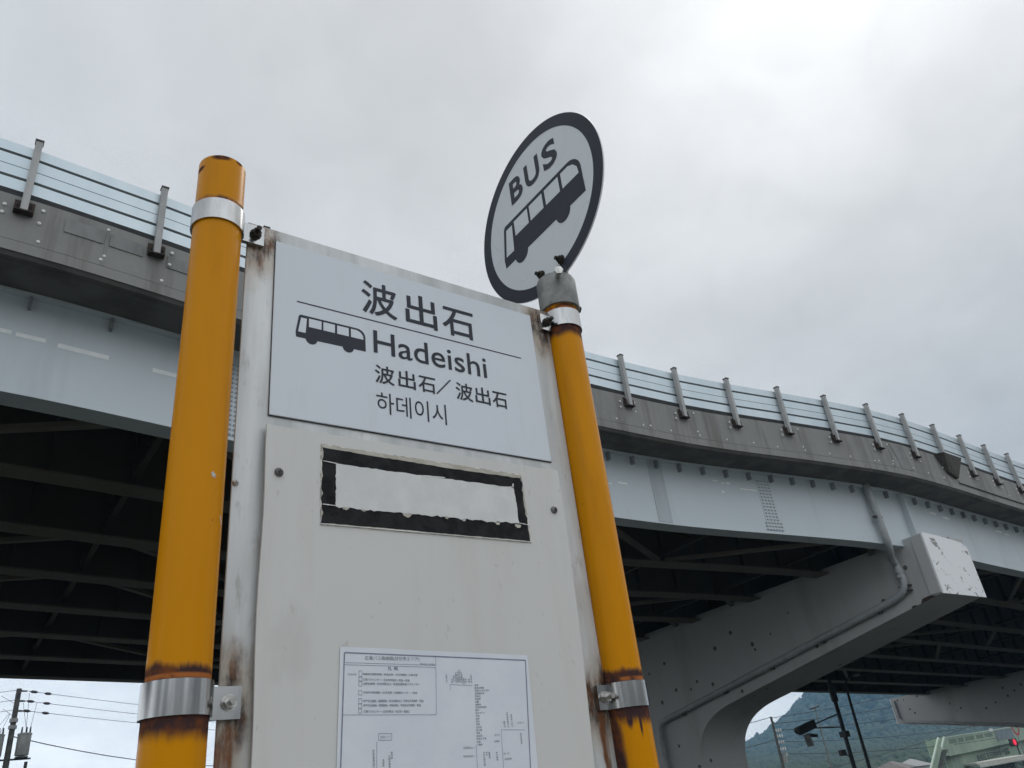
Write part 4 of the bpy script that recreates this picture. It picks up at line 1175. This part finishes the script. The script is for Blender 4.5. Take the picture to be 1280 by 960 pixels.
for z in (4.2, 3.6, 3.0, 2.3, 1.7):
    for q in (.35, .75, 1.15):
        iw.tube([(x3+q, y3, z), (x3+q, y3, z+.28)], .07, 8)
iw.build('insulators', M['white_ins'], t)
MB().tube([(x3+.55, y3, 1.0), (x3+.55, y3, 2.0)], .32, 12).build('transformer', M['grey_metal'], t, 40)
x4, y4 = 86.5, 60.0
t = thing('street_lamp', 'thin distant street lamp with a flat head, left of the signal pole', 'street lamp', (x4, y4, zg(x4)))
MB().tube([(x4, y4, zg(x4)), (x4, y4, 6.3)], .08, 8, radii=[.1, .06]).build('shaft', M['pole_conc'], t, 40)
MB().bar((x4-.75, y4, 6.25), (x4+.75, y4, 6.5), .4, .14).build('lamp_head', M['dark_metal'], t)
spans = [((x3, y3, 5.6), (130, 62, 9.5), 'highest of the thin cables crossing the hill under the viaduct'), ((x3, y3, 5.0), (130, 62, 7.6), 'second cable from the top crossing the hill under the viaduct'),
         ((x3+.8, y3, 4.3), (130, 61, 5.4), 'cable running from the white insulators towards the green footbridge'), ((x3+.8, y3, 3.1), (130, 61, 2.6), 'sloping cable just above the signal housing'),
         ((x3+.8, y3, 1.9), (130, 61, .6), 'low cable crossing behind the signal pole'), ((x3, y3, 5.7), (40, 56, 3.6), 'cable leaving the white insulator pole to the left'), ((x3, y3, 3.4), (40, 56, 2.0), 'lower cable leaving the white insulator pole to the left'),
         ((x3, y3, -.4), (130, 60, 3.4), 'dark cable rising in front of the green footbridge')]
for p, q, lb in spans: wire(p, q, 0.5, lb, 0.035)

# pale green footbridge beyond the viaduct
F0 = Vector((113.2, 60.0, 0)); fd = Vector((4.79, 1.0, 0)).normalized(); fn = Vector((-fd.y, fd.x, 0))
fb = thing('footbridge', 'pale green pedestrian footbridge with stairs at its left end', 'footbridge', (F0.x, F0.y, zg(F0.x)))
def FB(a, n_, z): p = F0 + fd*a + fn*n_; return (p.x, p.y, z + 0.0402*a/4.89*1.0)
def fbox(b, a0, a1, n0, n1, z0, z1, mi=0):
    b.add([FB(a0,n0,z0),FB(a1,n0,z0),FB(a1,n1,z0),FB(a0,n1,z0),FB(a0,n0,z1),FB(a1,n0,z1),FB(a1,n1,z1),FB(a0,n1,z1)],
          [(3,2,1,0),(4,5,6,7),(0,1,5,4),(1,2,6,5),(2,3,7,6),(3,0,4,7)], mi)
LEN = 62
b = MB(); fbox(b, 0, LEN, 0, .12, -.75, 1.45); fbox(b, 0, LEN, .13, 2.4, -.70, -.5); fbox(b, 0, LEN, 2.41, 2.53, -.75, 1.45); fb_ = b.build('side_girder', M['green'], fb)
b = MB(); fbox(b, -.2, LEN, -.08, .2, 1.452, 1.56); b.build('handrail', M['green_light'], fb)
for a0, a1 in ((1.6, 5.2), (5.9, 8.6), (9.4, 14.2), (15.2, 19.2), (20.0, 24.4)):
    b = MB(); fbox(b, a0, a1, -.02, -.003, .65, 1.2); b.build('railing_panel', M['green_dark'], fb)
b = MB(); fbox(b, 26.2, 37.5, -.06, -.003, -.05, 1.35); b.build('notice_board', M['blue_grey'], fb)
b = MB(); fbox(b, 39.0, 43.0, -.05, -.003, .7, 1.3); b.build('railing_panel', M['green_dark'], fb)
b = MB(); fbox(b, 23.6, 25.6, -.12, -.02, 1.3, 1.75); b.build('small_light', M['cap_white'], fb)
# lower girder with lettering
b = MB(); fbox(b, 3.0, LEN, 1.0, 1.5, -2.9, -.76); lg = b.build('lower_girder', M['green'], fb)
vs_, fs = text_geo('佐伯区五日市中央歩道橋', (0, 1, 0, 1), 0.02)
b = MB(); b.add([FB(15.5 + 20*x_, .985, -2.35 + .95*y_) for x_, y_ in vs_], fs); b.build('lettering', M['dark_metal'], lg)
# stairs running down towards the road
for k, (st, lab) in enumerate(((( -2.6, 0.3), 'far'), ((0.0, 0.3), 'near'))):
    top = Vector(FB(st[0], 0, 1.5)); bot = top + Vector((-9.5, -0.6, -6.6))
    w = Vector((0, 0, 1.25))
    b = MB(); th = Vector((.06, .06, 0))
    b.add([top-th, bot-th, bot-th-w, top-th-w, top+th, bot+th, bot+th-w, top+th-w], [(0,1,2,3),(4,5,6,7),(0,1,5,4),(1,2,6,5),(2,3,7,6),(3,0,4,7)])
    sb = b.build('stair_side', M['green'], fb)
    b = MB(); b.bar(top+Vector((0, -.05, .08)), bot+Vector((0, -.05, .08)), .22, .2); b.build('stair_rail', M['green_light'], sb)
b = MB()
top0 = Vector(FB(-2.5, 0, .1)); top1 = Vector(FB(-.1, 0, .1)); dv = Vector((-9.5, -0.6, -6.6))
for i in range(28):
    p = top0 + dv*(i/28); q = top1 + dv*(i/28)
    b.bar(p, q, .3, .06)
b.build('stair_treads', M['pole_conc'], fb)
for a in (2.5, 30, 58):
    b = MB(); b.tube([FB(a, 1.25, -.76), (FB(a, 1.25, 0)[0], FB(a, 1.25, 0)[1], zg(140)-.2)], .35, 12); b.build('column', M['green'], fb, 40)
# things by the footbridge
pt = lambda X, Y, z: (X, Y, z)
t = thing('traffic_signal', 'red traffic light hanging below the green footbridge at the right edge', 'traffic signal', (142.5, 64.2, zg(142)))
MB().tube([(142.5, 64.4, zg(142)), (142.5, 64.4, -.1)], .1, 8).build('shaft', M['dark_metal'], t, 40)
MB().box(140.0, 142.4, 64.0, 64.3, -.9, .2).build('lamp_housing', M['dark_metal'], t, bevel=.1)
MB().tube([(141.2, 63.98, -.35), (141.2, 63.9, -.35)], .42, 20).build('lit_lens', M['red_lamp'], t, 40)
t = thing('speed_sign', 'round red-rimmed road sign in front of the green footbridge', 'road sign', (139.5, 62.2, zg(139)))
MB().tube([(139.5, 62.4, zg(139)), (139.5, 62.4, 1.6)], .06, 8).build('shaft', M['grey_metal'], t, 40)
c = Vector((139.5, 62.3, 1.55))
rg = [[(c.x + q*cos(2*pi*k/32), c.y + w, c.z + q*sin(2*pi*k/32)) for k in range(32)] for q, w in ((.72, 0), (1.02, 0), (1.02, .04), (.72, .04))]; rg.append(rg[0])
MB().loft(rg, caps=False).build('red_rim', M['red'], t, 40)
MB().tube([(c.x, c.y+.02, c.z), (c.x, c.y+.035, c.z)], .715, 32).build('sign_face', M['green'], t, 40)
t = thing('bus_shelter', 'low flat white roofed shelter below the green footbridge', 'shelter', (128, 61.8, zg(128)))
b = MB(); b.box(121, 136, 60.8, 62.8, -2.35, -2.05); b.box(121.5, 135.5, 60.7, 60.8, -2.75, -2.36); b.build('roof', M['cream'], t, bevel=.05)
for q in (121.4, 128.5, 135.6): MB().box(q-.06, q+.06, 62.3, 62.42, zg(128), -2.36).build('post', M['grey_metal'], t)
MB().box(121.6, 135.4, 62.5, 62.56, zg(128)+.4, -2.9).build('back_panel', M['glass'], t)
t = thing('banner_post', 'red and white banner on a post at the right edge', 'banner', (141.0, 60.5, zg(141)))
MB().tube([(141.0, 60.5, zg(141)), (141.0, 60.5, -1.3)], .06, 8).build('shaft', M['grey_metal'], t, 40)
MB().box(140.2, 141.0-.07, 60.46, 60.52, -3.6, -2.2).build('red_cloth', M['red'], t)
MB().box(140.2, 141.0-.07, 60.46, 60.52, -2.19, -1.5).build('white_cloth', M['cap_white'], t)

# low houses at the foot of the hill
def house(x, y, w, d, h, label, rot=0.35, rm='roof'):
    zb_ = zg(x)-.3
    t = thing('house', label, 'house', (x, y, zb_))
    cr, sr = cos(rot), sin(rot)
    def H(a, b_, z): return (x + a*cr - b_*sr, y + a*sr + b_*cr, zb_+z)
    b = MB(); v = [H(*p) for p in ((-w/2,-d/2,0),(w/2,-d/2,0),(w/2,d/2,0),(-w/2,d/2,0),(-w/2,-d/2,h),(w/2,-d/2,h),(w/2,d/2,h),(-w/2,d/2,h))]
    b.add(v, [(3,2,1,0),(4,5,6,7),(0,1,5,4),(1,2,6,5),(2,3,7,6),(3,0,4,7)]); b.build('wall', M['wall'], t)
    e = .6; hh = h+d*.22
    b = MB(); v = [H(-w/2-e,-d/2-e,h+.01),H(w/2+e,-d/2-e,h+.01),H(w/2+e,d/2+e,h+.01),H(-w/2-e,d/2+e,h+.01),H(-w/2+d*.3,0,hh),H(w/2-d*.3,0,hh)]
    b.add(v, [(3,2,1,0),(0,1,5,4),(1,2,5),(2,3,4,5),(3,0,4)]); b.build('roof', M[rm], t)
    for i in range(3):
        a0 = -w/2 + w*(.14+.28*i)
        b = MB(); v = [H(*p) for p in ((a0,-d/2-.03,h*.45),(a0+w*.15,-d/2-.03,h*.45),(a0+w*.15,-d/2-.03,h*.8),(a0,-d/2-.03,h*.8),(a0,-d/2+.01,h*.45),(a0+w*.15,-d/2+.01,h*.45),(a0+w*.15,-d/2+.01,h*.8),(a0,-d/2+.01,h*.8))]
        b.add(v, [(3,2,1,0),(4,5,6,7),(0,1,5,4),(1,2,6,5),(2,3,7,6),(3,0,4,7)]); b.build('window', M['glass'], t)
house(196, 119, 11, 8, 3.2, 'low pale walled house with brown tiled roof next to the grey roofed house')
house(186, 121, 9, 7, 2.4, 'small brown roofed house, the leftmost and lowest one below the cables', .1, 'roof')
house(214, 124, 11, 8, 3.0, 'grey roofed house partly hidden by the footbridge stairs', .6, 'grey_metal')

# ------------------------------------------------------------------ thin bluish air
hz = MB().box(-120, 1750, -60, 1080, -11, 240).build('haze', [])
tag(hz, 'thin bluish overcast haze over the whole place', 'haze', kind='stuff')
hm = bpy.data.materials.new('air'); hm.use_nodes = True
ht = hm.node_tree; ht.nodes.clear()
ho = ht.nodes.new('ShaderNodeOutputMaterial'); hv = ht.nodes.new('ShaderNodeVolumePrincipled')
hv.inputs['Color'].default_value = (0.33, 0.62, 0.95, 1)
hv.inputs['Density'].default_value = 0.00046
ht.links.new(hv.outputs[0], ho.inputs['Volume'])
hz.data.materials.append(hm)
